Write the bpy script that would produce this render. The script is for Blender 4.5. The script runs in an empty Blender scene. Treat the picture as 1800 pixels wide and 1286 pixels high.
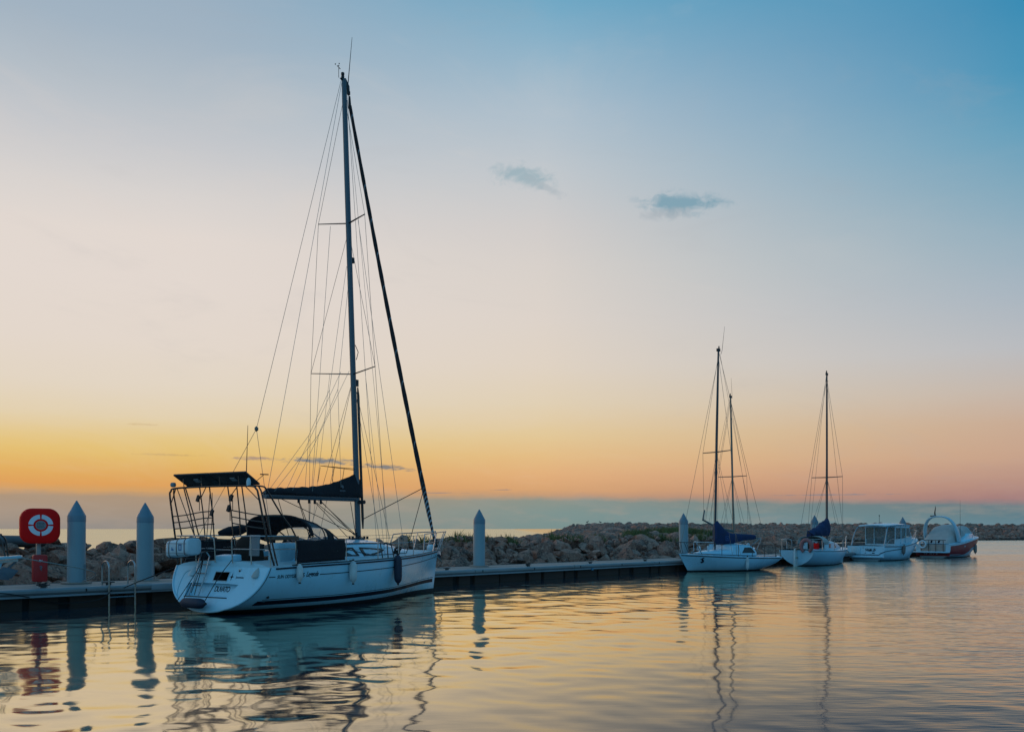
import bpy, bmesh, math, random
import numpy as np
from mathutils import Vector, Matrix, noise as mnoise
from mathutils.geometry import tessellate_polygon
R = math.radians
random.seed(11)
SC = bpy.context.scene
COL = SC.collection

# ------------------------------------------------------------------ camera
cd = bpy.data.cameras.new('camera')
cam = bpy.data.objects.new('camera', cd)
COL.objects.link(cam)
cam.location = (0, 0, 2.1)
cam.rotation_euler = (R(90), 0, 0)
cd.sensor_width = 36
cd.lens = 32.4
cd.shift_y = 286 / 1800
cd.clip_start = 0.1
cd.clip_end = 60000
SC.camera = cam
SC.view_settings.view_transform = 'Standard'
SC.view_settings.look = 'None'
SC.view_settings.exposure = 0
SC.view_settings.gamma = 1
SC.cycles.max_bounces = 8
SC.cycles.transparent_max_bounces = 12


def s2l(c):
    return c / 12.92 if c <= 0.04045 else ((c + 0.055) / 1.055) ** 2.4


def hexl(h, k=1.0):
    h = h.lstrip('#')
    return tuple(k * s2l(int(h[i:i + 2], 16) / 255) for i in (0, 2, 4)) + (1,)


# ------------------------------------------------------------------ world: dusk sky
W = bpy.data.worlds.new('World')
SC.world = W
W.use_nodes = True
nt = W.node_tree
nt.nodes.clear()


class NG:
    """tiny helper for wiring nodes"""
    def __init__(s, tree):
        s.t = tree

    def n(s, typ, **kw):
        nd = s.t.nodes.new(typ)
        for k, v in kw.items():
            setattr(nd, k, v)
        return nd

    def put(s, sock, v):
        if v is None:
            return
        if isinstance(v, bpy.types.NodeSocket):
            s.t.links.new(v, sock)
        else:
            sock.default_value = v

    def math(s, op, a, b=None, c=None, clamp=False):
        nd = s.n('ShaderNodeMath', operation=op, use_clamp=clamp)
        for i, v in enumerate((a, b, c)):
            s.put(nd.inputs[i], v)
        return nd.outputs[0]

    def maprange(s, v, a, b, c=0.0, d=1.0, smooth=False):
        nd = s.n('ShaderNodeMapRange', interpolation_type='SMOOTHSTEP' if smooth else 'LINEAR', clamp=True)
        for i, x in enumerate((v, a, b, c, d)):
            s.put(nd.inputs[i], x)
        return nd.outputs[0]

    def ramp(s, v, stops, interp='LINEAR'):
        nd = s.n('ShaderNodeValToRGB')
        cr = nd.color_ramp
        cr.interpolation = interp
        while len(cr.elements) > 1:
            cr.elements.remove(cr.elements[-1])
        cr.elements[0].position = stops[0][0]
        cr.elements[0].color = stops[0][1]
        for p, c in stops[1:]:
            e = cr.elements.new(p)
            e.color = c
        s.put(nd.inputs[0], v)
        return nd.outputs[0]

    def mix(s, f, a, b, blend='MIX'):
        nd = s.n('ShaderNodeMix', data_type='RGBA', blend_type=blend, clamp_factor=True)
        s.put(nd.inputs[0], f)
        s.put(nd.inputs[6], a)
        s.put(nd.inputs[7], b)
        return nd.outputs[2]

    def noise(s, vec, scale, detail=3, rough=0.5, dist=0.0):
        nd = s.n('ShaderNodeTexNoise')
        if vec is not None:
            s.put(nd.inputs['Vector'], vec)
        nd.inputs['Scale'].default_value = scale
        nd.inputs['Detail'].default_value = detail
        nd.inputs['Roughness'].default_value = rough
        nd.inputs['Distortion'].default_value = dist
        return nd.outputs[0]


g = NG(nt)
tc = g.n('ShaderNodeTexCoord')
sep = g.n('ShaderNodeSeparateXYZ')
nt.links.new(tc.outputs['Generated'], sep.inputs[0])
dx, dy, dz = sep.outputs
el = g.math('MULTIPLY', g.math('ARCSINE', g.math('MAXIMUM', g.math('MINIMUM', dz, 1.0), -1.0)), 57.29578)
az = g.math('MULTIPLY', g.math('ARCTAN2', dx, dy), 57.29578)
comb = g.n('ShaderNodeCombineXYZ')
g.put(comb.inputs[0], az)
g.put(comb.inputs[1], g.math('MULTIPLY', el, 4.0))
skyv = comb.outputs[0]
wob = g.math('ADD', g.math('SUBTRACT', g.noise(skyv, 0.5, 4), 0.5), g.math('MULTIPLY', g.math('SUBTRACT', g.noise(skyv, 1.9, 5, 0.6), 0.5), 0.5))
elw = g.math('ADD', el, g.math('MULTIPLY', wob, 0.30))
# the cloud bank's top edge drops a little towards the right
shift = g.math('MULTIPLY', g.math('ADD', g.maprange(az, 0, 30, 0.0, 0.52), g.maprange(az, -30, 0, -0.12, 0.0)), g.maprange(el, 8, 1.5, 0, 1))
elw = g.math('ADD', elw, shift)
v = g.math('DIVIDE', elw, 90.0)


def pos(y, cosf, sh=0.0):
    e = math.degrees(math.atan((929 - y) / 1620 / cosf))
    return max(0.0, (e + sh * max(0, min(1, (8 - e) / 6.5))) / 90)


def mkramp(rows, cosf, top, sh=0.0):
    st = [(pos(y, cosf, sh), hexl(c)) for y, c in rows]
    return g.ramp(v, st + [(p, hexl(c)) for p, c in top])


ca = 1 / 1.143
SKY_L = mkramp([(929, '#8f8b85'), (905, '#9d9184'), (860, '#ab937a'), (857, '#d2a066'), (848, '#dc9f5c'), (820, '#dfac60'),
                (785, '#e2be70'), (755, '#e2c68a'), (720, '#e1cfae'), (660, '#e1d4c2'), (580, '#e2d6cb'), (470, '#e2d7cf'),
                (380, '#e1d7d0'), (300, '#d7d2cf'), (200, '#c5c7cb'), (100, '#b3bdc6'), (0, '#a2b3c2')], 1.143,
               [(0.40, '#7c9fba'), (0.62, '#4f89ad'), (1.0, '#2e7aae')], -0.12)
SKY_C = mkramp([(929, '#78908e'), (900, '#7d9390'), (871.5, '#8c9389'), (869, '#c79a76'), (860, '#d6a374'), (835, '#e1ae7c'),
                (800, '#e3bc86'), (765, '#e2c797'), (710, '#e0cfb3'), (640, '#dfd2c3'), (560, '#dcd2c9'), (470, '#d7d0ca'),
                (400, '#d0ccca'), (300, '#c1c7cc'), (200, '#aebfcc'), (100, '#92b4c9'), (0, '#70a8c5')], 1.0,
               [(0.42, '#4f97bb'), (0.62, '#357fa6'), (1.0, '#2e7aae')])
SKY_R = mkramp([(929, '#628391'), (905, '#5d7c87'), (882, '#5f7681'), (878, '#a07b7c'), (850, '#b28c82'), (800, '#c6a28c'),
                (745, '#c7a994'), (685, '#c3b5ab'), (610, '#b7babf'), (520, '#a6b4c0'), (430, '#93aebe'), (330, '#7ba6bc'),
                (230, '#5d9dbb'), (120, '#3e91b7'), (0, '#2e89b3')], 1.143,
               [(0.42, '#2c84ad'), (0.62, '#2a779f'), (1.0, '#2e7aae')], 0.52)
SKY_B = g.ramp(v, [(0.0, hexl('#7ea3bb')), (0.06, hexl('#7eb5d6')), (0.2, hexl('#72b4dc')), (0.45, hexl('#549dcc')),
                   (1.0, hexl('#2e7aae'))])
SKY_E = g.ramp(v, [(0.0, hexl('#5a7c92')), (0.06, hexl('#5889aa')), (0.2, hexl('#488bb7')), (0.45, hexl('#3880ae')),
                   (1.0, hexl('#2e7aae'))])
sky = g.mix(g.maprange(az, -19, 3), SKY_L, SKY_C)
sky = g.mix(g.maprange(az, 2, 30.5), sky, SKY_R)
# the glow stays warm round to the left, everything behind the camera is plain blue dusk
sky = g.mix(g.maprange(az, -75, -125, 0, 1, True), sky, SKY_B)
sky = g.mix(g.maprange(az, 40, 85, 0, 1, True), sky, SKY_E)
sky = g.mix(g.maprange(az, 115, 178, 0, 1, True), sky, SKY_B)


comb2 = g.n('ShaderNodeCombineXYZ')
g.put(comb2.inputs[0], az)
g.put(comb2.inputs[1], g.math('MULTIPLY', el, 1.7))
skyv2 = comb2.outputs[0]


def cloud(sky, caz, cel, ra, re, col, dens, sc=1.6, tilt=0.0):
    u = g.math('DIVIDE', g.math('SUBTRACT', az, caz), ra)
    e0 = g.math('SUBTRACT', g.math('SUBTRACT', el, cel), g.math('MULTIPLY', g.math('SUBTRACT', az, caz), tilt))
    w = g.math('DIVIDE', e0, re)
    d = g.math('SQRT', g.math('ADD', g.math('MULTIPLY', u, u), g.math('MULTIPLY', w, w)))
    nz = g.math('MULTIPLY', g.math('SUBTRACT', g.noise(skyv if cel < 10 else skyv2, sc, 6, 0.62, 0.5), 0.5), 2.6 if cel < 10 else 2.0)
    m = g.maprange(g.math('ADD', d, nz), 1.05, 0.15, 0.0, dens, True)
    return g.mix(m, sky, hexl(col))


for c in [(0.7, 20.9, 2.4, 0.75, '#8fabb6', 0.72, 1.1, -0.14), (2.1, 20.3, 1.5, 0.35, '#a9b4bb', 0.6, 1.3, -0.4),
          (10.4, 19.15, 3.0, 0.78, '#7a9fb0', 0.9, 1.0, -0.06), (9.5, 18.6, 1.9, 0.4, '#a3adb5', 0.6, 1.2, 0.0),
          (-11.6, 4.12, 2.9, 0.24, '#7d8084', 1.0, 1.6, -0.02), (-7.9, 3.8, 2.2, 0.19, '#85817f', 1.0, 1.5, -0.06),
          (-15.6, 4.2, 1.7, 0.13, '#a48b79', 0.9, 1.9, 0.0), (-20.5, 4.3, 2.3, 0.08, '#b99869', 0.45, 1.4, 0.0),
          (-22.0, 6.0, 1.2, 0.07, '#c5a87c', 0.4, 1.7, 0.0), (-4.8, 2.22, 2.2, 0.05, '#a58c7f', 0.9, 1.5, 0.0),
          (-0.7, 2.42, 0.7, 0.05, '#ab8f7c', 0.9, 2.0, 0.0), (18.8, 2.0, 4.2, 0.05, '#8d8488', 0.9, 1.2, 0.0)]:
    sky = cloud(sky, *c)
# faint uneven veils of thin cloud
comb3 = g.n('ShaderNodeCombineXYZ')
g.put(comb3.inputs[0], az)
g.put(comb3.inputs[1], g.math('ADD', g.math('MULTIPLY', el, 3.2), g.math('MULTIPLY', az, 0.35)))
veil = g.noise(comb3.outputs[0], 0.055, 6, 0.62, 0.8)
sky = g.mix(g.math('MULTIPLY', g.maprange(veil, 0.50, 0.75, 0.0, 0.16, True), g.maprange(az, 24, 6, 0.15, 1)), sky, hexl('#e2d3c8'))
sky = g.mix(g.math('MULTIPLY', g.maprange(veil, 0.46, 0.28, 0.0, 0.13, True), g.maprange(el, 40, 25, 0, 1)), sky, hexl('#a9a9ad'))
bank = g.math('MULTIPLY', g.maprange(el, 2.0, 1.4, 0, 1), g.maprange(g.noise(skyv, 0.35, 5, 0.6), 0.45, 0.7, 0, 0.3, True))
sky = g.mix(bank, sky, hexl('#a89a8c'))
nish = g.n('ShaderNodeTexSky', sky_type='NISHITA', sun_disc=False, sun_elevation=R(1.5), sun_rotation=R(-42))
bg = g.n('ShaderNodeBackground')
bg.inputs[1].default_value = 1.0
g.put(bg.inputs[0], sky)
bg2 = g.n('ShaderNodeBackground')
bg2.inputs[1].default_value = 0.002
g.put(bg2.inputs[0], nish.outputs[0])
ads = g.n('ShaderNodeAddShader')
nt.links.new(bg.outputs[0], ads.inputs[0])
nt.links.new(bg2.outputs[0], ads.inputs[1])
wo = g.n('ShaderNodeOutputWorld')
nt.links.new(ads.outputs[0], wo.inputs[0])

# last glow of the sun, low behind the cloud bank to the left
sd = bpy.data.lights.new('sun', 'SUN')
sd.energy = 0.4
sd.angle = R(24)
sd.color = (1.0, 0.62, 0.36)
sun = bpy.data.objects.new('sun', sd)
COL.objects.link(sun)
sun.location = (-60, 60, 30)
sun.rotation_euler = Vector((math.sin(R(-42)), math.cos(R(-42)), math.tan(R(3.5)))).to_track_quat('Z', 'Y').to_euler()

# ------------------------------------------------------------------ materials
MATS = {}


def mat(name, col, rough=0.5, metal=0.0, var=0.12, vscale=3.0, bump=0.0, bscale=20.0, spec=0.5, objvar=0.0, coat=0.0):
    """principled paint/plastic/cloth/metal with a little uneven wear"""
    if name in MATS:
        return MATS[name]
    m = bpy.data.materials.new(name)
    m.use_nodes = True
    t = m.node_tree
    k = NG(t)
    b = t.nodes['Principled BSDF']
    c = hexl(col) if isinstance(col, str) else tuple(col) + (1,)
    tcn = k.n('ShaderNodeTexCoord')
    nz = k.noise(tcn.outputs['Object'], vscale, 5, 0.6)
    lo = tuple(x * (1 - var) for x in c[:3]) + (1,)
    hi = tuple(min(1, x * (1 + var * 0.6)) for x in c[:3]) + (1,)
    cc = k.ramp(nz, [(0.3, lo), (0.7, hi)])
    if objvar:
        oi = k.n('ShaderNodeObjectInfo')
        hs = k.n('ShaderNodeHueSaturation')
        k.put(hs.inputs['Value'], k.maprange(oi.outputs['Random'], 0, 1, 1 - objvar, 1 + objvar))
        k.put(hs.inputs['Color'], cc)
        cc = hs.outputs[0]
    k.put(b.inputs['Base Color'], cc)
    k.put(b.inputs['Roughness'], k.maprange(nz, 0.3, 0.7, max(0.02, rough - 0.08), min(1, rough + 0.1)))
    b.inputs['Metallic'].default_value = metal
    b.inputs['Specular IOR Level'].default_value = spec
    b.inputs['Coat Weight'].default_value = coat
    if bump:
        bp = k.n('ShaderNodeBump')
        bp.inputs['Strength'].default_value = bump
        bp.inputs['Distance'].default_value = 0.02
        k.put(bp.inputs['Height'], k.noise(tcn.outputs['Object'], bscale, 4))
        k.put(b.inputs['Normal'], bp.outputs[0])
    MATS[name] = m
    return m


def gelcoat(name, col, rough=0.28):
    if name in MATS:
        return MATS[name]
    m = mat(name, col, rough, 0, 0.06, 0.8)
    t = m.node_tree
    k = NG(t)
    b = t.nodes['Principled BSDF']
    old = b.inputs['Base Color'].links[0].from_socket
    tcn = k.n('ShaderNodeTexCoord')
    mp = k.n('ShaderNodeMapping')
    mp.inputs['Scale'].default_value = (5, 5, 0.5)
    t.links.new(tcn.outputs['Object'], mp.inputs[0])
    st = k.maprange(k.noise(mp.outputs[0], 2.0, 5, 0.65), 0.56, 0.78, 0, 0.22)
    sp = k.n('ShaderNodeSeparateXYZ')
    t.links.new(tcn.outputs['Object'], sp.inputs[0])
    low = k.maprange(sp.outputs[2], 0.32, 0.05, 0, 0.30, True)
    k.put(b.inputs['Base Color'], k.mix(k.math('MAXIMUM', st, low), old, hexl('#8a7f66')))
    return m


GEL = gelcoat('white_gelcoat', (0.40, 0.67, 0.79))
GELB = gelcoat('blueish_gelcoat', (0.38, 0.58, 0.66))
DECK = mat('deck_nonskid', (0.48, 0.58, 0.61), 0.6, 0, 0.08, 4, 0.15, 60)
ANTI = mat('antifouling', (0.012, 0.013, 0.016), 0.7)
NAVY = mat('navy_paint', (0.008, 0.010, 0.022), 0.5, spec=0.15)
CLOTH = mat('dark_navy_canvas', (0.015, 0.010, 0.014), 0.9, 0, 0.3, 5, 0.35, 14)
CLOTHB = mat('blue_canvas', (0.014, 0.030, 0.095), 0.85, 0, 0.3, 4, 0.4, 10)
BROWN = mat('dark_brown_canvas', (0.022, 0.016, 0.014), 0.9, 0, 0.3, 5, 0.3, 14)
STEEL = mat('stainless', (0.36, 0.37, 0.38), 0.28, 1.0, 0.1, 8)
TUBED = mat('weathered_stainless', (0.085, 0.075, 0.072), 0.4, 0.8, 0.2, 8)
ALU = mat('anodised_mast', (0.115, 0.135, 0.155), 0.45, 0.4, 0.12, 2)
ALUD = mat('dark_mast', (0.075, 0.075, 0.08), 0.45, 0.5, 0.15, 2)
WIRE = mat('rigging_wire', (0.20, 0.17, 0.14), 0.5, 0.3, 0.2, 6)
ROPED = mat('dark_rope', (0.020, 0.020, 0.022), 0.9, 0, 0.3, 30)
ROPEL = mat('pale_rope', (0.32, 0.30, 0.27), 0.9, 0, 0.25, 30)
BLACK = mat('black_plastic', (0.014, 0.014, 0.016), 0.5)
WOOD = mat('brown_wood', (0.10, 0.055, 0.035), 0.6, 0, 0.35, 9)
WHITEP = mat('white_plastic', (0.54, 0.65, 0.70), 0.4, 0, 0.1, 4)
FENDW = mat('white_fender', (0.56, 0.60, 0.60), 0.55, 0, 0.2, 5)
FENDN = mat('navy_fender', (0.020, 0.022, 0.045), 0.6, 0, 0.25, 6)
GREYP = mat('grey_board', (0.22, 0.24, 0.26), 0.6, 0, 0.15, 4)
PVGLASS = mat('solar_back', (0.020, 0.018, 0.020), 0.5, 0, 0.2, 3)
WINDOW = mat('smoked_window', (0.030, 0.040, 0.045), 0.08, 0, 0.1, 2)
RED = mat('red_plastic', (0.94, 0.008, 0.008), 0.5, 0, 0.12, 2.5, spec=0.12)
REDD = mat('dark_red_gelcoat', (0.30, 0.018, 0.020), 0.4, 0, 0.15, 1.5)
PINK = mat('faded_red_foam', (0.30, 0.13, 0.13), 0.7, 0, 0.2, 6)
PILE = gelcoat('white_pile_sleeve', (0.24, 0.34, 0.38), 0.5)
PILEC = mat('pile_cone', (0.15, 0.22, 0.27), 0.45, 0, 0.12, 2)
TENDER = mat('cream_canvas', (0.42, 0.42, 0.40), 0.85, 0, 0.12, 3, 0.2, 12)
GOLD = mat('tan_spar', (0.26, 0.20, 0.15), 0.5, 0.2, 0.2, 2)


def clearplastic(name, tint=(0.9, 0.92, 0.95), alpha=0.8):
    m = bpy.data.materials.new(name)
    m.use_nodes = True
    t = m.node_tree
    k = NG(t)
    b = t.nodes['Principled BSDF']
    b.inputs['Base Color'].default_value = (0.35, 0.42, 0.48, 1)
    b.inputs['Roughness'].default_value = 0.15
    tr = k.n('ShaderNodeBsdfTransparent')
    tr.inputs[0].default_value = tint + (1,)
    mx = k.n('ShaderNodeMixShader')
    tcn = k.n('ShaderNodeTexCoord')
    k.put(mx.inputs[0], k.maprange(k.noise(tcn.outputs['Object'], 3, 3), 0.3, 0.7, alpha - 0.12, alpha + 0.1))
    t.links.new(b.outputs[0], mx.inputs[1])
    t.links.new(tr.outputs[0], mx.inputs[2])
    t.links.new(mx.outputs[0], t.nodes['Material Output'].inputs[0])
    return m


CLEAR = clearplastic('clear_vinyl')
CABGLASS = clearplastic('cabin_glass', (0.58, 0.62, 0.52), 0.70)


def rockmat(name, attr=False):
    m = bpy.data.materials.new(name)
    m.use_nodes = True
    t = m.node_tree
    k = NG(t)
    b = t.nodes['Principled BSDF']
    tcn = k.n('ShaderNodeTexCoord')
    geo = k.n('ShaderNodeNewGeometry')
    vec = geo.outputs['Position']
    if attr:
        a = k.n('ShaderNodeAttribute', attribute_name='tint')
        rnd = a.outputs['Fac']
    else:
        rnd = k.n('ShaderNodeObjectInfo').outputs['Random']
    base = k.ramp(rnd, [(0.0, (0.13, 0.055, 0.036, 1)), (0.2, (0.30, 0.145, 0.098, 1)), (0.36, (0.44, 0.165, 0.100, 1)),
                        (0.5, (0.17, 0.085, 0.064, 1)), (0.66, (0.55, 0.28, 0.20, 1)), (0.82, (0.50, 0.155, 0.088, 1)),
                        (1.0, (0.25, 0.12, 0.085, 1))])
    n1 = k.noise(vec, 1.7, 6, 0.62)
    n2 = k.noise(vec, 4.2, 6, 0.72)
    n3 = k.noise(vec, 11.0, 5, 0.7)
    c = k.mix(k.maprange(n1, 0.40, 0.75, 0, 0.6), base, (0.56, 0.29, 0.205, 1))
    c = k.mix(k.maprange(n2, 0.50, 0.62, 0, 0.8), c, (0.040, 0.028, 0.024, 1))
    c = k.mix(k.maprange(n3, 0.53, 0.64, 0, 0.7), c, (0.72, 0.41, 0.30, 1))
    # weed and wet stone near the waterline
    sp = k.n('ShaderNodeSeparateXYZ')
    t.links.new(vec, sp.inputs[0])
    wet = k.maprange(k.math('ADD', sp.outputs[2], k.math('MULTIPLY', k.math('SUBTRACT', n1, 0.5), 0.7)), 0.55, 0.15, 0, 0.85, True)
    c = k.mix(wet, c, (0.022, 0.020, 0.016, 1))
    k.put(b.inputs['Base Color'], c)
    b.inputs['Roughness'].default_value = 0.85
    bp = k.n('ShaderNodeBump')
    bp.inputs['Strength'].default_value = 1.0
    bp.inputs['Distance'].default_value = 0.11
    k.put(bp.inputs['Height'], k.math('ADD', k.math('MULTIPLY', n2, 1.0), k.math('MULTIPLY', n3, 0.5)))
    k.put(b.inputs['Normal'], bp.outputs[0])
    return m


ROCK = rockmat('boulder_stone')
ROCKF = rockmat('far_stone', True)
EARTH = mat('dark_rubble', (0.022, 0.016, 0.013), 0.95, 0, 0.5, 1.5, 0.8, 4)
CONC = mat('pontoon_concrete', (0.38, 0.29, 0.245), 0.85, 0, 0.25, 1.4, 0.3, 30)
FASC = mat('pontoon_rail', (0.27, 0.27, 0.275), 0.5, 0.25, 0.2, 0.9)
STRIP = mat('pontoon_strip', (0.30, 0.34, 0.37), 0.5, 0.2, 0.2, 0.9)
FLOAT = mat('float_dark', (0.060, 0.033, 0.025), 0.8, 0, 0.35, 0.8)
FLOATB = mat('float_gap', (0.022, 0.018, 0.017), 0.9)


# ------------------------------------------------------------------ mesh helpers
class MB:
    def __init__(s):
        s.v, s.f, s.m = [], [], []

    def add(s, verts, faces, mi=0):
        o = len(s.v)
        s.v += [tuple(p) for p in verts]
        s.f += [tuple(i + o for i in f) for f in faces]
        s.m += [mi] * len(faces)
        return s

    def box(s, c, d, rz=0.0, ry=0.0, rx=0.0, mi=0, taper=1.0):
        M = Matrix.Rotation(rz, 3, 'Z') @ Matrix.Rotation(ry, 3, 'Y') @ Matrix.Rotation(rx, 3, 'X')
        vs = []
        for z in (-1, 1):
            k = taper if z > 0 else 1
            for x, y in ((-1, -1), (1, -1), (1, 1), (-1, 1)):
                vs.append(Vector(c) + M @ Vector((x * d[0] / 2 * k, y * d[1] / 2 * k, z * d[2] / 2)))
        return s.add(vs, [(3, 2, 1, 0), (4, 5, 6, 7), (0, 1, 5, 4), (1, 2, 6, 5), (2, 3, 7, 6), (3, 0, 4, 7)], mi)

    def loft(s, rings, closed=True, cap=True, mi=0):
        n = len(rings[0])
        vs = [p for r in rings for p in r]
        fs = []
        for i in range(len(rings) - 1):
            for j in range(n if closed else n - 1):
                a, b = i * n + j, i * n + (j + 1) % n
                fs.append((a, b, b + n, a + n))
        if cap and closed:
            fs.append(tuple(range(n - 1, -1, -1)))
            fs.append(tuple(range((len(rings) - 1) * n, len(rings) * n)))
        return s.add(vs, fs, mi)

    def tube(s, pts, r, seg=8, mi=0, flat=1.0, smooth=0, up=None):
        pts = [Vector(p) for p in pts]
        if smooth:
            pts = catmull(pts, smooth)
        n = len(pts)
        rr = r if isinstance(r, (list, tuple)) else [r] * n
        if len(rr) != n:
            rr = [np.interp(i / (n - 1), np.linspace(0, 1, len(rr)), rr) for i in range(n)]
        T = []
        for i in range(n):
            t = pts[min(i + 1, n - 1)] - pts[max(i - 1, 0)]
            T.append(t.normalized() if t.length > 1e-9 else Vector((0, 0, 1)))
        u = Vector(up) if up else (Vector((0, 0, 1)) if abs(T[0].z) < 0.9 else Vector((1, 0, 0)))
        rings = []
        for i in range(n):
            u = (u - T[i] * u.dot(T[i])).normalized()
            w = T[i].cross(u)
            rings.append([pts[i] + (u * math.cos(a) * flat + w * math.sin(a)) * rr[i]
                          for a in (2 * math.pi * j / seg for j in range(seg))])
        return s.loft(rings, True, True, mi)

    def lathe(s, prof, c=(0, 0, 0), axis=(0, 0, 1), seg=20, mi=0):
        q = Vector((0, 0, 1)).rotation_difference(Vector(axis).normalized())
        rings = [[Vector(c) + q @ Vector((r * math.cos(2 * math.pi * j / seg), r * math.sin(2 * math.pi * j / seg), z))
                  for j in range(seg)] for r, z in prof]
        return s.loft(rings, True, True, mi)

    def prism(s, poly, off, mi=0):
        """flat polygon (3D points) with thickness vector"""
        n = len(poly)
        off = Vector(off)
        p = [Vector(q) for q in poly]
        fs = [tuple(range(n - 1, -1, -1)), tuple(range(n, 2 * n))]
        fs += [(i, (i + 1) % n, (i + 1) % n + n, i + n) for i in range(n)]
        return s.add(p + [q + off for q in p], fs, mi)

    def build(s, name, mats, parent=None, ang=40, bevel=0.0):
        me = bpy.data.meshes.new(name)
        me.from_pydata([tuple(p) for p in s.v], [], s.f)
        if not isinstance(mats, (list, tuple)):
            mats = [mats]
        for m in mats:
            me.materials.append(m)
        me.polygons.foreach_set('material_index', s.m)
        bm = bmesh.new()
        bm.from_mesh(me)
        bmesh.ops.recalc_face_normals(bm, faces=bm.faces)
        if bevel:
            bmesh.ops.bevel(bm, geom=[e for e in bm.edges if e.is_manifold and e.calc_face_angle(0) > 0.6], offset=bevel,
                            segments=2, affect='EDGES', profile=0.5, clamp_overlap=True)
        bm.to_mesh(me)
        bm.free()
        me.shade_smooth()
        me.set_sharp_from_angle(angle=R(ang))
        o = bpy.data.objects.new(name, me)
        COL.objects.link(o)
        if parent:
            o.parent = parent
        return o


def catmull(P, k):
    out = []
    n = len(P)
    for i in range(n - 1):
        p0, p1, p2, p3 = P[max(i - 1, 0)], P[i], P[i + 1], P[min(i + 2, n - 1)]
        for j in range(k):
            t = j / k
            out.append(0.5 * ((2 * p1) + (p2 - p0) * t + (2 * p0 - 5 * p1 + 4 * p2 - p3) * t * t + (3 * p1 - p0 - 3 * p2 + p3) * t ** 3))
    out.append(P[-1])
    return out


def tag(o, label=None, cat=None, group=None, kind=None):
    if label:
        o['label'] = label
    if cat:
        o['category'] = cat
    if group:
        o['group'] = group
    if kind:
        o['kind'] = kind
    return o


def thing(name, label, cat, loc=(0, 0, 0), rz=0.0, group=None):
    o = bpy.data.objects.new(name, None)
    COL.objects.link(o)
    o.empty_display_size = 0.3
    o.location = loc
    o.rotation_euler = (0, 0, rz)
    return tag(o, label, cat, group)


def copy_thing(o, parent=None):
    c = o.copy()
    COL.objects.link(c)
    if parent:
        c.parent = parent
    for ch in o.children:
        copy_thing(ch, c)
    return c


def line(name, pts, r, m, parent, seg=5, sag=0.0, flat=1.0):
    pts = [Vector(p) for p in pts]
    if sag and len(pts) == 2:
        a, b = pts
        pts = [a.lerp(b, t) - Vector((0, 0, 4 * sag * t * (1 - t))) for t in np.linspace(0, 1, 12)]
    return MB().tube(pts, r, seg, flat=flat).build(name, m, parent)


def text_mesh(body, size, shear=0.0, space=1.0):
    cu = bpy.data.curves.new('lettering', 'FONT')
    cu.body = body
    cu.size = size
    cu.shear = shear
    cu.space_character = space
    cu.resolution_u = 3
    cu.offset = size * 0.018
    o = bpy.data.objects.new('lettering', cu)
    COL.objects.link(o)
    dg = bpy.context.evaluated_depsgraph_get()
    dg.update()
    me = bpy.data.meshes.new_from_object(o.evaluated_get(dg))
    vs = [tuple(v.co) for v in me.vertices]
    fs = [tuple(p.vertices) for p in me.polygons]
    bpy.data.objects.remove(o)
    bpy.data.curves.remove(cu)
    bpy.data.meshes.remove(me)
    return vs, fs


# quay geometry: front edge of the pontoon
Q0 = Vector((-2.83, 33.9, 0))
QD = Vector((0.684, 0.7295, 0)).normalized()
QN = Vector((-QD.y, QD.x, 0))
QA = math.atan2(QD.y, QD.x)


def quay(t, o=0.0, z=0.0):
    p = Q0 + QD * t + QN * o
    return Vector((p.x, p.y, z))


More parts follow.
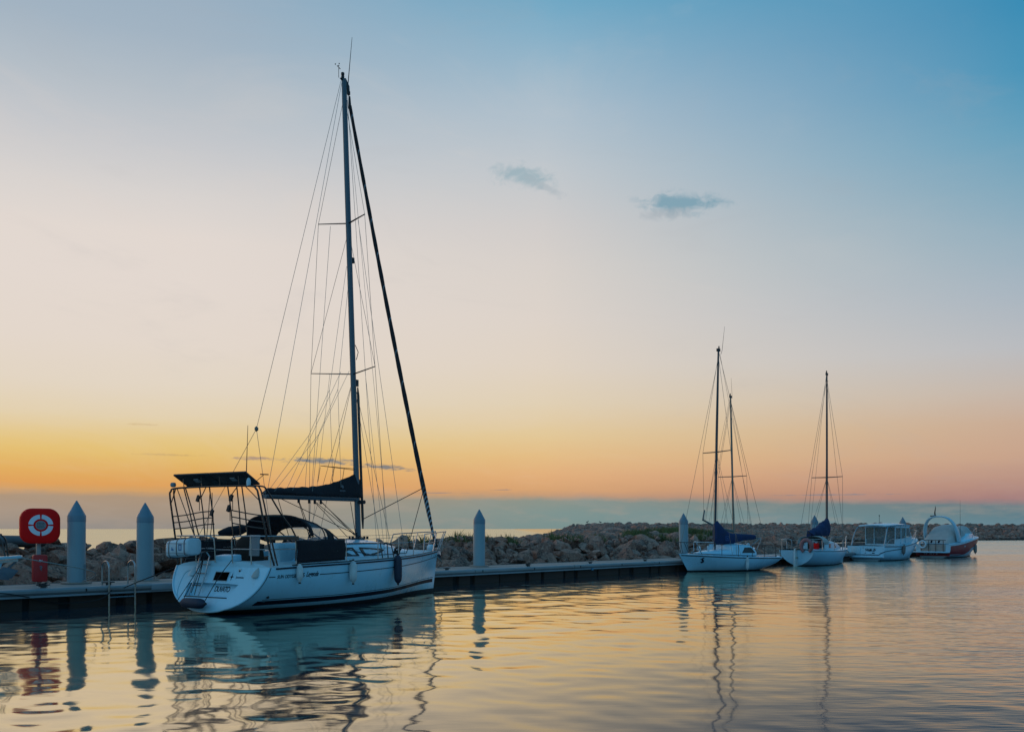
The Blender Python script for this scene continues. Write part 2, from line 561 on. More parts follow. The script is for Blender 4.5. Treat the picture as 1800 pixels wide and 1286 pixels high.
# ------------------------------------------------------------------ water
def water():
    xs = list(np.arange(-34, -12, 0.2)) + list(np.arange(-12, 12, 0.085)) + list(np.arange(12, 52.01, 0.2))
    st = 0.2
    while xs[-1] < 20000:
        st *= 1.16
        xs.append(xs[-1] + st)
    st = 0.2
    lo = []
    x = -34
    while x > -20000:
        st *= 1.16
        x -= st
        lo.append(x)
    xs = np.array(lo[::-1] + xs)
    ys = [4.0]
    while ys[-1] < 120:
        ys.append(ys[-1] + max(0.045, 0.0046 * ys[-1]))
    st = ys[-1] - ys[-2]
    while ys[-1] < 24000:
        st *= 1.12
        ys.append(ys[-1] + st)
    ys = np.array([-3000, -800, -200, -60, -15, 0, 2.5] + ys)
    X, Y = np.meshgrid(xs, ys)
    rng = np.random.RandomState(5)
    Z = np.zeros_like(X)
    ncomp = 64
    fade = np.clip((Y - 3) / 3, 0, 1) * np.clip((135 - Y) / 60, 0, 1) * np.clip((X + 40) / 8, 0, 1) * np.clip((58 - X) / 8, 0, 1)
    # patches of stronger and weaker ripple
    patch = 0.75 + 0.35 * np.sin(0.21 * X + 0.13 * Y + 1.0) * np.sin(0.17 * Y - 0.11 * X) + 0.25 * np.sin(0.53 * X - 0.29 * Y)
    for i in range(ncomp):
        lam = 0.36 * (2.8 / 0.36) ** rng.rand()
        th = rng.randn() * 0.6 + (0.1 if rng.rand() < 0.62 else 1.5)
        k = 2 * math.pi / lam
        kx, ky = k * math.cos(th), k * math.sin(th)
        slope = 0.0044 * (0.8 + 0.5 * rng.rand())
        # slow meander so crests are not endless straight lines
        ph = rng.rand() * 6.28 + 0.7 * np.sin(0.31 * X * rng.rand() + 0.27 * Y * rng.rand() + rng.rand() * 6)
        Z += slope / k * np.sin(kx * X + ky * Y + ph)
    Z *= fade * patch
    ny, nx = X.shape
    me = bpy.data.meshes.new('water')
    co = np.stack([X, Y, Z], -1).reshape(-1, 3).astype(np.float32)
    idx = np.arange(ny * nx).reshape(ny, nx)
    q = np.stack([idx[:-1, :-1], idx[:-1, 1:], idx[1:, 1:], idx[1:, :-1]], -1).reshape(-1, 4)
    me.vertices.add(len(co))
    me.vertices.foreach_set('co', co.ravel())
    me.loops.add(q.size)
    me.loops.foreach_set('vertex_index', q.ravel().astype(np.int32))
    me.polygons.add(len(q))
    me.polygons.foreach_set('loop_start', np.arange(0, q.size, 4, dtype=np.int32))
    me.polygons.foreach_set('loop_total', np.full(len(q), 4, np.int32))
    me.update()
    me.validate()
    me.shade_smooth()
    m = bpy.data.materials.new('harbour_water')
    m.use_nodes = True
    t = m.node_tree
    k = NG(t)
    for nd in list(t.nodes):
        if nd.type == 'BSDF_PRINCIPLED':
            t.nodes.remove(nd)
    geo = k.n('ShaderNodeNewGeometry')
    sp = k.n('ShaderNodeSeparateXYZ')
    t.links.new(geo.outputs['Position'], sp.inputs[0])
    # distance behind the pontoon line: open, wind-ruffled sea out there
    off = k.math('ADD', k.math('MULTIPLY', k.math('SUBTRACT', sp.outputs[0], Q0.x), QN.x),
                 k.math('MULTIPLY', k.math('SUBTRACT', sp.outputs[1], Q0.y), QN.y))
    sea = k.math('MULTIPLY', k.maprange(off, 8, 14, 0, 1), k.maprange(sp.outputs[0], 20, 5, 0, 1))
    far = k.maprange(sp.outputs[1], 40, 95, 0, 1)
    mp = k.n('ShaderNodeMapping')
    mp.inputs['Scale'].default_value = (0.5, 1.5, 1)
    t.links.new(geo.outputs['Position'], mp.inputs[0])
    pt = k.noise(mp.outputs[0], 0.12, 4, 0.55)
    rough = k.math('ADD', k.math('ADD', 0.07, k.math('MULTIPLY', far, k.math('MULTIPLY', pt, 0.2))), k.math('MULTIPLY', sea, 0.12))
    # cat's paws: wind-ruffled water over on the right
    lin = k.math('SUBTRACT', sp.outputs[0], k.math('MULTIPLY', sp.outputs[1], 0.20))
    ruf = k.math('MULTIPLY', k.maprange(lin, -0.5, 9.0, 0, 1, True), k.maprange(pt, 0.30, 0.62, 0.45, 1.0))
    rough = k.math('ADD', rough, k.math('MULTIPLY', ruf, 0.075))
    fine = k.noise(mp.outputs[0], 1.6, 3, 0.6)
    fine2 = k.noise(mp.outputs[0], 0.45, 2, 0.5)
    bp = k.n('ShaderNodeBump')
    k.put(bp.inputs['Strength'], k.math('ADD', k.math('ADD', 0.03, k.math('MULTIPLY', ruf, 0.55)), k.math('ADD', k.math('MULTIPLY', far, 0.25), k.math('MULTIPLY', sea, 0.4))))
    bp.inputs['Distance'].default_value = 0.10
    k.put(bp.inputs['Height'], k.math('ADD', fine, fine2))
    gl = k.n('ShaderNodeBsdfGlossy')
    k.put(gl.inputs['Roughness'], rough)
    k.put(gl.inputs['Color'], k.mix(ruf, (1.0, 0.88, 0.62, 1), (0.98, 0.93, 0.82, 1)))  # warm tint put into the gloss to gild reflections, paler towards the right
    t.links.new(bp.outputs[0], gl.inputs['Normal'])
    df = k.n('ShaderNodeBsdfDiffuse')
    df.inputs['Color'].default_value = (0.014, 0.075, 0.125, 1)
    lw = k.n('ShaderNodeLayerWeight')
    lw.inputs['Blend'].default_value = 0.5
    t.links.new(bp.outputs[0], lw.inputs['Normal'])
    # mirror-like at grazing angles, falling away as one looks down into it: sooner where wind ruffles the surface
    gr = lambda rows: [(p, (q, q, q, 1)) for p, q in rows]
    calm = k.ramp(lw.outputs['Facing'], gr([(0.0, 0.03), (0.55, 0.12), (0.74, 0.50), (0.785, 0.70), (0.83, 0.79), (0.93, 0.86)]))
    rufl = k.ramp(lw.outputs['Facing'], gr([(0.0, 0.03), (0.55, 0.05), (0.74, 0.05), (0.785, 0.11), (0.83, 0.29), (0.87, 0.60), (0.93, 0.90)]))
    refl = k.mix(k.maprange(lin, -6.0, 2.4, 0, 1, True), calm, rufl)
    mx = k.n('ShaderNodeMixShader')
    t.links.new(refl, mx.inputs[0])
    t.links.new(df.outputs[0], mx.inputs[1])
    t.links.new(gl.outputs[0], mx.inputs[2])
    t.links.new(mx.outputs[0], t.nodes['Material Output'].inputs[0])
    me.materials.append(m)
    o = bpy.data.objects.new('water', me)
    COL.objects.link(o)
    tag(o, kind='structure')


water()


# ------------------------------------------------------------------ breakwater
def rock_base(seed, sub=3):
    rng = random.Random(seed)
    bm = bmesh.new()
    bmesh.ops.create_icosphere(bm, subdivisions=sub, radius=1)
    planes = []
    for i in range(9):
        n = Vector((rng.gauss(0, 1), rng.gauss(0, 1), rng.gauss(0, 1))).normalized()
        planes.append((n, rng.uniform(0.38, 0.74)))
    off = Vector((rng.uniform(-50, 50), rng.uniform(-50, 50), 0))
    for vt in bm.verts:
        p = vt.co.copy()
        for n, d in planes:
            h = p.dot(n) - d
            if h > 0:
                p -= n * h * 0.97
        p += p.normalized() * (mnoise.noise(p * 1.5 + off) * 0.10 + mnoise.noise(p * 4.5 + off) * 0.035)
        vt.co = p
    vs = [tuple(x.co) for x in bm.verts]
    fs = [tuple(x.index for x in f.verts) for f in bm.faces]
    bm.free()
    return vs, fs


def crest_z(t):
    return 1.12 + 0.06 * math.sin(t * 0.9) + 0.05 * math.sin(t * 2.3 + 1) + (0.10 if t < -4 else 0.0)


def berm(t, o):
    """height of the near rubble bank, o metres behind the pontoon edge"""
    c = crest_z(t)
    if o < 6.9:
        return -0.35 + (c + 0.35) * max(0, (o - 2.9)) / 4.0
    if o < 8.6:
        return c
    return c - (o - 8.6) * 0.62


BP = [((-6.0, 60, 0.3), (-12.0, 130, -0.9)), ((2.0, 66, 0.5), (1.5, 150, -0.7)), ((5.2, 68, 0.8), (5.5, 150, 0.4)),
      ((7.8, 69, 1.0), (9.8, 151, 2.0)), ((11, 71, 1.05), (15, 151, 2.35)), ((14, 74, 1.0), (22, 151, 2.3)), ((20, 84, 0.6), (32, 155, 2.25)),
      ((28, 108, -0.15), (43, 159, 2.3)), ((37, 129, -0.2), (55, 165, 2.3)), ((53, 147, -0.2), (70, 173, 2.35)),
      ((85, 169, -0.2), (95, 187, 2.4)), ((110, 177, -0.2), (120, 195, 2.45)), ((150, 190, -0.2), (160, 207, 2.5)),
      ((230, 210, -0.2), (240, 228, 2.6))]


def band(u, w):
    i = min(int(u), len(BP) - 2)
    f = u - i
    a = Vector(BP[i][0]).lerp(Vector(BP[i + 1][0]), f)
    b = Vector(BP[i][1]).lerp(Vector(BP[i + 1][1]), f)
    p = a.lerp(b, w)
    # plateau, then a steeper outer armour bank on the wide part; an even face on the narrow part
    wide = max(0.0, min(1.0, (7.0 - u) / 2.0))
    prof = w * (1 - wide) + wide * (0.12 * w + 0.88 * max(0, (w - 0.45) / 0.55) ** 1.0)
    z = a.z + (b.z - a.z) * prof
    return Vector((p.x, p.y, z))


def breakwater():
    # the packed core under the boulders
    mb = MB()
    rows = []
    for t in np.arange(-60, 60.1, 1.5):
        rows.append([quay(t, o, min(berm(t, o), 9) - 0.25) for o in (2.6, 3.5, 4.5, 5.5, 6.9, 8.6, 10.0, 12.0, 14)])
    mb.loft(rows, False, False)
    rows = []
    for u in np.arange(0, 13.01, 0.25):
        a = band(u, 0.0)
        b = band(u, 1.0)
        out = (b - a)
        out.z = 0
        out.normalize()
        rows.append([a - out * 4 + Vector((0, 0, -1.4))] + [band(u, w) - Vector((0, 0, 0.35)) for w in np.linspace(0, 1, 13)] +
                    [b + out * 4 + Vector((0, 0, -0.4)), b + out * 12 + Vector((0, 0, -4.5))])
    mb.loft(rows, False, False)
    o = mb.build('breakwater_ground', EARTH, None, 60)
    tag(o, kind='structure')

    meshes = []
    for s in range(9):
        vs, fs = rock_base(100 + s, 3)
        b = MB().add(vs, fs)
        o = b.build('boulder', ROCK, None, 22)
        meshes.append(o.data)
        bpy.data.objects.remove(o)
    rng = random.Random(7)
    n = 0
    spots = []
    for ri, ob in enumerate((3.35, 4.1, 4.9, 5.7, 6.45, 7.25)):
        t = -15.5 + (0.55 if ri % 2 else 0)
        while t < 30:
            t += rng.uniform(0.82, 1.28)
            spots.append((t, ob + rng.uniform(-0.3, 0.3), ri))
    for t, ob, ri in spots:
        if n >= 296:
            break
        me = meshes[rng.randrange(len(meshes))]
        o = bpy.data.objects.new('boulder', me)
        COL.objects.link(o)
        s = rng.choice((0.48, 0.58, 0.66, 0.78, 0.98)) * (1.0 if ri < 5 else 0.85) * (0.95 if t > 2 else 1.02)
        if ri == 0:
            s *= 0.85
        o.scale = (s * rng.uniform(0.85, 1.35), s * rng.uniform(0.8, 1.1), s * rng.uniform(0.6, 0.92))
        o.location = quay(t, ob, berm(t, ob) + 0.02 + rng.uniform(-0.08, 0.14))
        o.rotation_euler = (rng.uniform(-0.5, 0.5), rng.uniform(-0.5, 0.5), rng.uniform(0, 6.28))
        if t < -9.3:
            tag(o, 'rough boulder of the rubble bank behind the red lifebuoy housing and the first white piles', 'boulder', 'boulders at the left end of the bank')
        elif t < 2.8:
            tag(o, 'rough boulder of the rubble bank seen behind the large white sailing yacht', 'boulder', 'boulders behind the large yacht')
        else:
            tag(o, 'rough boulder of the rubble bank above the empty stretch of pontoon', 'boulder', 'boulders behind the empty pontoon')
        n += 1

    # the long outer arm: far too many stones to count, one mass
    lows = [rock_base(300 + s, 2) for s in range(8)]
    lows = [(np.array(v_), np.array(f_)) for v_, f_ in lows]
    V, Fc, tint = [], [], []
    off = 0
    rng2 = np.random.RandomState(3)

    def put(p, s):
        nonlocal off
        v_, f_ = lows[rng2.randint(len(lows))]
        M = np.array(Matrix.Rotation(rng2.rand() * 6.28, 3, 'Z') @ Matrix.Rotation(rng2.rand() * 1.2 - 0.6, 3, 'X'))
        sc = np.array([s * (0.9 + 0.5 * rng2.rand()), s * (0.85 + 0.3 * rng2.rand()), s * (0.62 + 0.3 * rng2.rand())])
        V.append((v_ * sc) @ M.T + np.array(p))
        Fc.append(f_ + off)
        tint.append(np.full(len(v_), rng2.rand()))
        off += len(v_)

    u = 0.3
    while u < 12.3:
        a, b = band(u, 0), band(u, 1)
        L = (b - a).length
        nw = int(L / 1.25)
        for j in range(nw + 1):
            w = (j + rng2.rand() * 0.8 - 0.4) / nw
            if w < -0.02 or w > 1.02:
                continue
            uu = u + rng2.rand() * 0.06 - 0.03
            p = band(max(0, min(12.9, uu)), max(0, min(1, w)))
            if p.y > 190 and p.x > 160:
                continue
            s = rng2.choice([0.5, 0.6, 0.72, 0.85])
            put((p.x, p.y, p.z + 0.1 + rng2.rand() * 0.25), s)
        pa, pb = band(u, 0.5), band(min(12.9, u + 0.05), 0.5)
        du = 1.08 / max(0.5, (pb - pa).length / 0.05)
        u += min(0.12, du)
    # low back rows of the near bank towards the open sea
    for t in np.arange(-22, 46, 0.9):
        for ob in (8.1, 9.0):
            p = quay(t + rng2.rand() * 0.5, ob + rng2.rand() * 0.4, berm(t, ob) + 0.02)
            put(p, 0.5 + 0.2 * rng2.rand())
    for t in np.arange(30.5, 52, 0.9):
        for ob in (3.6, 4.5, 5.4, 6.3, 7.2):
            p = quay(t + rng2.rand() * 0.6, ob + rng2.rand() * 0.5, berm(t, ob) + 0.05 - max(0, (t - 34)) * 0.06)
            put(p, 0.55 + 0.3 * rng2.rand())
    # broken stone filling the gaps of the near bank
    for t in np.arange(-16, 31, 0.6):
        for ob in (3.4, 4.2, 5.0, 5.8, 6.6, 7.3):
            o_ = ob + rng2.rand() * 0.8 - 0.4
            p = quay(t + rng2.rand() * 0.34, o_, berm(t, o_) + 0.12 + 0.30 * rng2.rand())
            put(p, 0.14 + 0.2 * rng2.rand() ** 2)
    V = np.concatenate(V).astype(np.float32)
    Fc = np.concatenate(Fc).astype(np.int32)
    me = bpy.data.meshes.new('breakwater_stones')
    me.vertices.add(len(V))
    me.vertices.foreach_set('co', V.ravel())
    me.loops.add(Fc.size)
    me.loops.foreach_set('vertex_index', Fc.ravel())
    me.polygons.add(len(Fc))
    me.polygons.foreach_set('loop_start', np.arange(0, Fc.size, 3, dtype=np.int32))
    me.polygons.foreach_set('loop_total', np.full(len(Fc), 3, np.int32))
    me.update()
    at = me.attributes.new('tint', 'FLOAT', 'POINT')
    at.data.foreach_set('value', np.concatenate(tint).astype(np.float32))
    me.materials.append(ROCKF)
    me.shade_smooth()
    me.set_sharp_from_angle(angle=R(24))
    o = bpy.data.objects.new('breakwater_stones', me)
    COL.objects.link(o)
    tag(o, 'dark mass of quarried stones forming the long outer breakwater arm', 'stones', kind='stuff')


breakwater()


def grass():
    """scrubby grass on the flat behind the first boulders"""
    rng = random.Random(9)
    mg = mat('salt_grass', (0.13, 0.14, 0.040), 0.8, 0, 0.5, 0.6)
    mb = MB()
    for i in range(170):
        c = rng.random()
        if c < 0.75:
            q = band(rng.gauss(5.15, 0.42), abs(rng.gauss(0, 0.07)))
            base = q + Vector((0, 0, 0.72))
        elif c < 0.85:
            q = band(rng.gauss(3.6, 0.25), abs(rng.gauss(0, 0.04)))
            base = q + Vector((0, 0, 0.6))
        else:
            t, o_ = rng.uniform(4, 34), rng.gauss(7.6, 0.5)
            base = quay(t, o_, max(1.0, berm(t, min(o_, 8.6))) + 0.25)
        w = rng.uniform(0.35, 0.8)
        for j in range(70):
            a, rr = rng.uniform(0, 6.28), w * math.sqrt(rng.random())
            p = base + Vector((math.cos(a) * rr, math.sin(a) * rr, 0))
            h = rng.uniform(0.3, 0.75) * (1 - 0.45 * rr / w)
            ln = Vector((rng.gauss(0, 0.14), rng.gauss(0, 0.14), h))
            sd_ = Vector((math.cos(a + 1.3), math.sin(a + 1.3), 0)) * rng.uniform(0.012, 0.03)
            mb.add([p - sd_, p + sd_, p + ln * 0.6 + sd_ * 0.7, p + ln * 1.0 + Vector((rng.gauss(0, 0.06), rng.gauss(0, 0.06), -0.03)),
                    p + ln * 0.6 - sd_ * 0.7], [(0, 1, 2, 4), (4, 2, 3)])
    o = mb.build('grass', mg, None, 80)
    tag(o, 'dull green salt grass growing among the stones of the bank', 'grass', kind='stuff')
    # one weed bush on the crest
    for (t, ob, sc_, lb) in ((10.2, 7.9, 0.75, 'small dark scrub bush on the crest of the rubble bank'),):
        r = thing('scrub_bush', lb, 'bush', quay(t, ob, 1.45), 0)
        tw = MB()
        lf = MB()
        for j in range(26):
            a = rng.uniform(0, 6.28)
            tip = Vector((math.cos(a) * rng.uniform(0.1, 0.8), math.sin(a) * rng.uniform(0.1, 0.8), rng.uniform(0.15, 0.62))) * sc_
            tw.tube([(0, 0, -0.1), tip * 0.5 + Vector((0, 0, 0.06)), tip], [0.012, 0.008, 0.004], 4)
            for q in range(16):
                p = tip * rng.uniform(0.4, 1.05) + Vector((rng.gauss(0, 0.05), rng.gauss(0, 0.05), rng.gauss(0, 0.04)))
                d1 = Vector((rng.gauss(0, 1), rng.gauss(0, 1), rng.gauss(0, 1))).normalized() * 0.035
                d2 = d1.orthogonal().normalized() * 0.014
                lf.add([p - d1, p + d2, p + d1, p - d2], [(0, 1, 2, 3)])
        tw.build('stem', WOOD, r)
        lf.build('foliage', mat('scrub_leaf', (0.04, 0.05, 0.025), 0.8), r)


grass()


def slab():
    """long dark concrete beam lying on the bank at the far left"""
    mb = MB()
    for dxx in (0,):
        rings = []
        for s_ in np.linspace(-9.0, 4.1, 28):
            c = quay(-15.3 + s_, 6.9, 1.70)
            wv = 0.012 * math.sin(s_ * 3.1)
            rings.append([c + QN * (0.42 * math.cos(a)) * (1 + wv) + Vector((0, 0, 0.19 * math.sin(a) + wv)) for a in
                          (2 * math.pi * (j + 0.5) / 14 for j in range(14))])
        mb.loft(rings)
    o = mb.build('concrete_beam', mat('old_concrete', (0.115, 0.115, 0.12), 0.9, 0, 0.35, 1.2, 0.5, 9), None, 50)
    tag(o, 'long dark rounded concrete beam lying on the boulders at the left edge', 'concrete beam')


slab()


def gull(loc, rz, label):
    r = thing('gull', label, 'bird', loc, rz)
    mb = MB()
    mb.tube([(-0.26, 0, 0.15), (-0.14, 0, 0.17), (0, 0, 0.19), (0.12, 0, 0.22), (0.17, 0, 0.30), (0.20, 0, 0.355), (0.255, 0, 0.35), (0.30, 0, 0.335)],
            [0.012, 0.05, 0.085, 0.075, 0.045, 0.047, 0.03, 0.006], 10)
    mb.build('body', mat('gull_grey', (0.10, 0.10, 0.10), 0.8), r)
    for s_ in (-1, 1):
        MB().tube([(0.02, s_ * 0.03, 0.13), (0.03, s_ * 0.03, 0.0), (0.07, s_ * 0.03, -0.005)], 0.008, 5).build('leg', BLACK, r)


gull((12.4, 152, 3.05), 0.3, 'dark gull standing on the breakwater crest, left and upright one of two')
gull((14.6, 152, 3.0), 2.9, 'smaller looking gull on the breakwater crest to the right of the other')


# ------------------------------------------------------------------ pontoon
def pontoon():
    r = thing('floating_pontoon', 'long floating pontoon with pale edge rail and dark floats, running beside the moored boats', 'pontoon',
              quay(0), QA)
    x0, x1 = -46.0, 53.5
    w = 2.2
    deck = MB()
    x = x0
    while x < x1:
        deck.box((x + 5.98, w / 2 + 0.02, 0.50), (11.96, w - 0.1, 0.10))
        x += 12
    deck.build('deck', CONC, r, bevel=0.012)
    rail = MB()
    strip = MB()
    pr = [(0.0, 0.555), (-0.05, 0.54), (-0.085, 0.50), (-0.085, 0.44), (-0.05, 0.40), (0.0, 0.39), (0.10, 0.39), (0.10, 0.562)]
    x = x0
    while x < x1:
        L = 5.98
        for sgn, oy in ((1, 0.0), (-1, w + 0.04)):
            a = [(x + 0.01, oy + sgn * p[0], p[1]) for p in pr]
            b = [(x + L, oy + sgn * p[0], p[1]) for p in pr]
            rail.loft([a, b])
        strip.box((x + 3, 0.0, 0.345), (L, 0.11, 0.05))
        strip.box((x + 3, 0.035, 0.375), (L, 0.05, 0.03))
        x += 6
    rail.build('edge_rail', FASC, r, 30)
    strip.build('lower_strip', STRIP, r, bevel=0.008)
    dark = MB()
    dark.box(((x0 + x1) / 2, w / 2, 0.12), (x1 - x0, w - 0.55, 0.6))
    dark.build('under_frame', FLOATB, r)
    rng = random.Random(4)
    x = x0 + 0.3
    while x < x1 - 3:
        for L in (0.75, 1.25, 0.6, 1.35, 1.5):
            f = MB()
            yo = rng.choice((0.10, 0.14, 0.2))
            f.box((x + L / 2, w / 2 + 0.02, -0.03), (L, w - 2 * yo, 0.68))
            f.build('float', FLOAT, r, bevel=0.03)
            x += L + rng.choice((0.12, 0.18, 0.25))
            if x > x1 - 2:
                break
    px_t = [-20.5, -13.6, -11.9, -6.2, 0.75, 5.3, 9.4, 13.6, 17.4, 23, 28, 33.5, 39, 44.5, 50]
    for t in px_t:
        for oy in (0.17,):
            c = MB()
            c.box((t, oy, 0.585), (0.12, 0.07, 0.07))
            c.tube([(t - 0.17, oy, 0.635), (t - 0.06, oy, 0.63), (t + 0.06, oy, 0.63), (t + 0.17, oy, 0.635)], [0.014, 0.02, 0.02, 0.014], 8)
            cl_ = c.build('mooring_cleat', TUBED, r)
            if int(t * 10) % 3 != 1:
                w_ = MB()
                w_.tube([(t + 0.10 * math.cos(a) * (1 + 0.1 * math.sin(3 * a)), oy + 0.07 * math.sin(a), 0.585 + 0.008 * a) for a in np.arange(0, 14, 0.5)], 0.014, 5)
                w_.build('rope_turn', ROPED, cl_)
    b = MB()
    for t in np.arange(-40, 60, 3.0):
        b.box((t + 0.4, -0.092, 0.47), (0.035, 0.02, 0.08))
    b.build('rail_bolt', BLACK, r)
    tb = MB().box((9.2, -0.10, 0.335), (0.10, 0.06, 0.10)).build('blue_tag', mat('blue_tag', (0.05, 0.22, 0.34), 0.5), r)
    # light box let into the edge just behind the ladder
    MB().box((-10.0, -0.06, 0.46), (1.6, 0.06, 0.17)).build('edge_plate', STRIP, r, bevel=0.01)


pontoon()


def pile_thing():
    rr, H = 0.242, 2.9
    r = thing('mooring_pile', '', 'pile')
    b = MB()
    b.lathe([(rr, -2.0), (rr, 0.0), (rr, 1.2), (rr, H - 0.62), (rr, H - 0.44)], seg=36)
    b.build('pile_shaft', PILE, r, 50)
    c = MB()
    c.lathe([(rr + 0.006, H - 0.60), (rr + 0.006, H - 0.432), (rr + 0.002, H - 0.42), (0.10, H - 0.15), (0.014, H)], seg=36)
    c.build('pile_cap', PILEC, r, 35)
    b = MB()
    for a in np.arange(0, 6.28, 0.785):
        pass
    b.lathe([(rr + 0.03, 0.56), (rr + 0.16, 0.56), (rr + 0.16, 0.60), (rr + 0.03, 0.60)], seg=28)
    b.build('guide_collar', CONC, r)
    m = MB()
    m.box((0.10, -rr - 0.006, 0.83), (0.035, 0.02, 0.55))
    m.build('wear_strip', GREYP, r)
    return r


PL = [(-12.2, 0.0, 'white pointed mooring pile right beside the red lifebuoy housing'),
      (-10.2, -0.02, 'white pointed mooring pile just left of the large yacht\'s stern arch'),
      (3.87, 0.0, 'white pointed mooring pile standing alone on the empty stretch of pontoon'),
      (19.2, 0.03, 'white pointed mooring pile beside the bow of the sloop with long blue cover'),
      (34.8, 0.09, 'white pointed mooring pile behind the small sailboat with a rudder'),
      (50.3, 0.12, 'white pointed pile cap showing above the roof end of the pilothouse boat')]
proto = pile_thing()
for i, (t, dzz, lb) in enumerate(PL):
    o = proto if i == 0 else copy_thing(proto)
    o.location = quay(t, 1.6, dzz)
    o.rotation_euler = (0.005 * math.sin(i * 2.7), 0.006 * math.cos(i * 1.9), QA + 0.25 + i * 0.8)
    tag(o, lb, 'pile', 'white mooring piles along the pontoon')


def ladder():
    r = thing('dock_ladder', 'stainless swim ladder with hooped handrails on the pontoon edge', 'ladder', quay(-11.66, -0.13, 0), QA)
    for s_ in (-0.36, 0.36):
        MB().tube([(s_, 0.42, 0.56), (s_, 0.42, 1.0), (s_, 0.38, 1.13), (s_, 0.27, 1.2), (s_, 0.12, 1.2), (s_, 0.01, 1.12), (s_, -0.02, 0.98), (s_, -0.02, 0.3),
                   (s_, -0.02, -0.9)], 0.026, 10, smooth=5).build('side_rail', STEEL, r)
    for z in (0.24, -0.05, -0.35):
        MB().tube([(-0.36, -0.02, z), (0.36, -0.02, z)], 0.02, 8).build('rung', STEEL, r)


ladder()


def lifebuoy_post():
    p = Vector((-13.04, 25.4, 0.55))
    r = thing('lifebuoy_station', 'red lifebuoy housing on a post with a small red box beneath it', 'lifebuoy station', p, R(38))
    # local -y faces the viewer
    MB().box((0, 0.05, 0.72), (0.11, 0.11, 1.44)).build('post', mat('galvanised_post', (0.34, 0.34, 0.33), 0.5, 0.5, 0.2, 5), r, bevel=0.01)

    def rrect(w, h, rad, n=8):
        out = []
        for cx, cz, a0 in ((w / 2 - rad, h / 2 - rad, 0), (-w / 2 + rad, h / 2 - rad, 90), (-w / 2 + rad, -h / 2 + rad, 180), (w / 2 - rad, -h / 2 + rad, 270)):
            for j in range(n + 1):
                a = R(a0 + 90 * j / n)
                out.append((cx + rad * math.cos(a), cz + rad * math.sin(a)))
        return out
    zc = 1.63
    hb = MB()
    rings = []
    for yy, k in ((-0.02, 0.94), (-0.035, 0.985), (-0.06, 1.0), (-0.2, 1.0), (-0.225, 0.985), (-0.24, 0.95), (-0.252, 0.86)):
        rings.append([(x * k, yy, zc + z * k) for x, z in rrect(1.0, 0.96, 0.30)])
    hb.loft(rings)
    hs = hb.build('housing', RED, r, 45)
    wm = mat('pale_marking', (0.80, 0.78, 0.84), 0.5)
    for q in range(4):
        m = MB()
        n = 9
        a0 = R(90 * q + 5)
        pts_o = [(0.31 * math.cos(a0 + R(80) * j / n), 0.29 * math.sin(a0 + R(80) * j / n)) for j in range(n + 1)]
        pts_i = [(0.185 * math.cos(a0 + R(80) * j / n), 0.175 * math.sin(a0 + R(80) * j / n)) for j in range(n + 1)]
        poly = [(x, -0.2535, zc + 0.02 + z) for x, z in pts_o + pts_i[::-1]]
        m.prism(poly, (0, -0.003, 0))
        m.build('ring_marking', wm, hs)
    d = MB()
    d.prism([(0.135 * math.cos(R(15 * j)), -0.2535, zc + 0.02 + 0.125 * math.sin(R(15 * j))) for j in range(24)], (0, -0.003, 0))
    d.build('notice_disc', mat('grey_notice', (0.23, 0.24, 0.25), 0.6), hs)
    rng = random.Random(2)
    for zz in (0.06, 0.02, -0.02, -0.06):
        d = MB()
        x = -0.09
        while x < 0.08:
            w = rng.uniform(0.012, 0.035)
            d.box((x + w / 2, -0.2575, zc + 0.02 + zz), (w, 0.002, 0.018))
            x += w + 0.012
        d.build('notice_print', mat('notice_ink', (0.07, 0.05, 0.05), 0.7), hs)
    bx = MB()
    rings = []
    for yy, k in ((-0.02, 1), (-0.19, 1), (-0.205, 0.985), (-0.212, 0.93)):
        rings.append([(x * k, yy, 0.47 + z * k) for x, z in rrect(0.36, 0.74, 0.05, 4)])
    bx.loft(rings)
    b = bx.build('equipment_box', mat('box_red', (0.50, 0.010, 0.010), 0.5, 0, 0.2, 3), r, 45)
    d = MB()
    for (x, z, w, h) in ((-0.015, 0.70, 0.035, 0.012), (-0.015, 0.68, 0.012, 0.03), (-0.015, 0.655, 0.035, 0.012), (-0.002, 0.67, 0.01, 0.05), (0.035, 0.675, 0.014, 0.055)):
        d.box((x, -0.2155, z), (w, 0.003, h))
    d.build('white_marking', wm, b)
    d = MB()
    d.tube([(-0.03, -0.214, 0.50), (0.0, -0.214, 0.53), (0.03, -0.214, 0.50), (0.0, -0.214, 0.46), (0.03, -0.214, 0.40)], [0.006, 0.014, 0.02, 0.016, 0.006], 6, smooth=4)
    d.tube([(-0.02, -0.214, 0.46), (0.04, -0.214, 0.44)], 0.008, 5)
    d.build('grey_marking', mat('grey_mark', (0.17, 0.15, 0.17), 0.6), b)


lifebuoy_post()


# ------------------------------------------------------------------ hulls
def lerpc(x, tab):
    return float(np.interp(x, [a for a, _ in tab], [b for _, b in tab]))


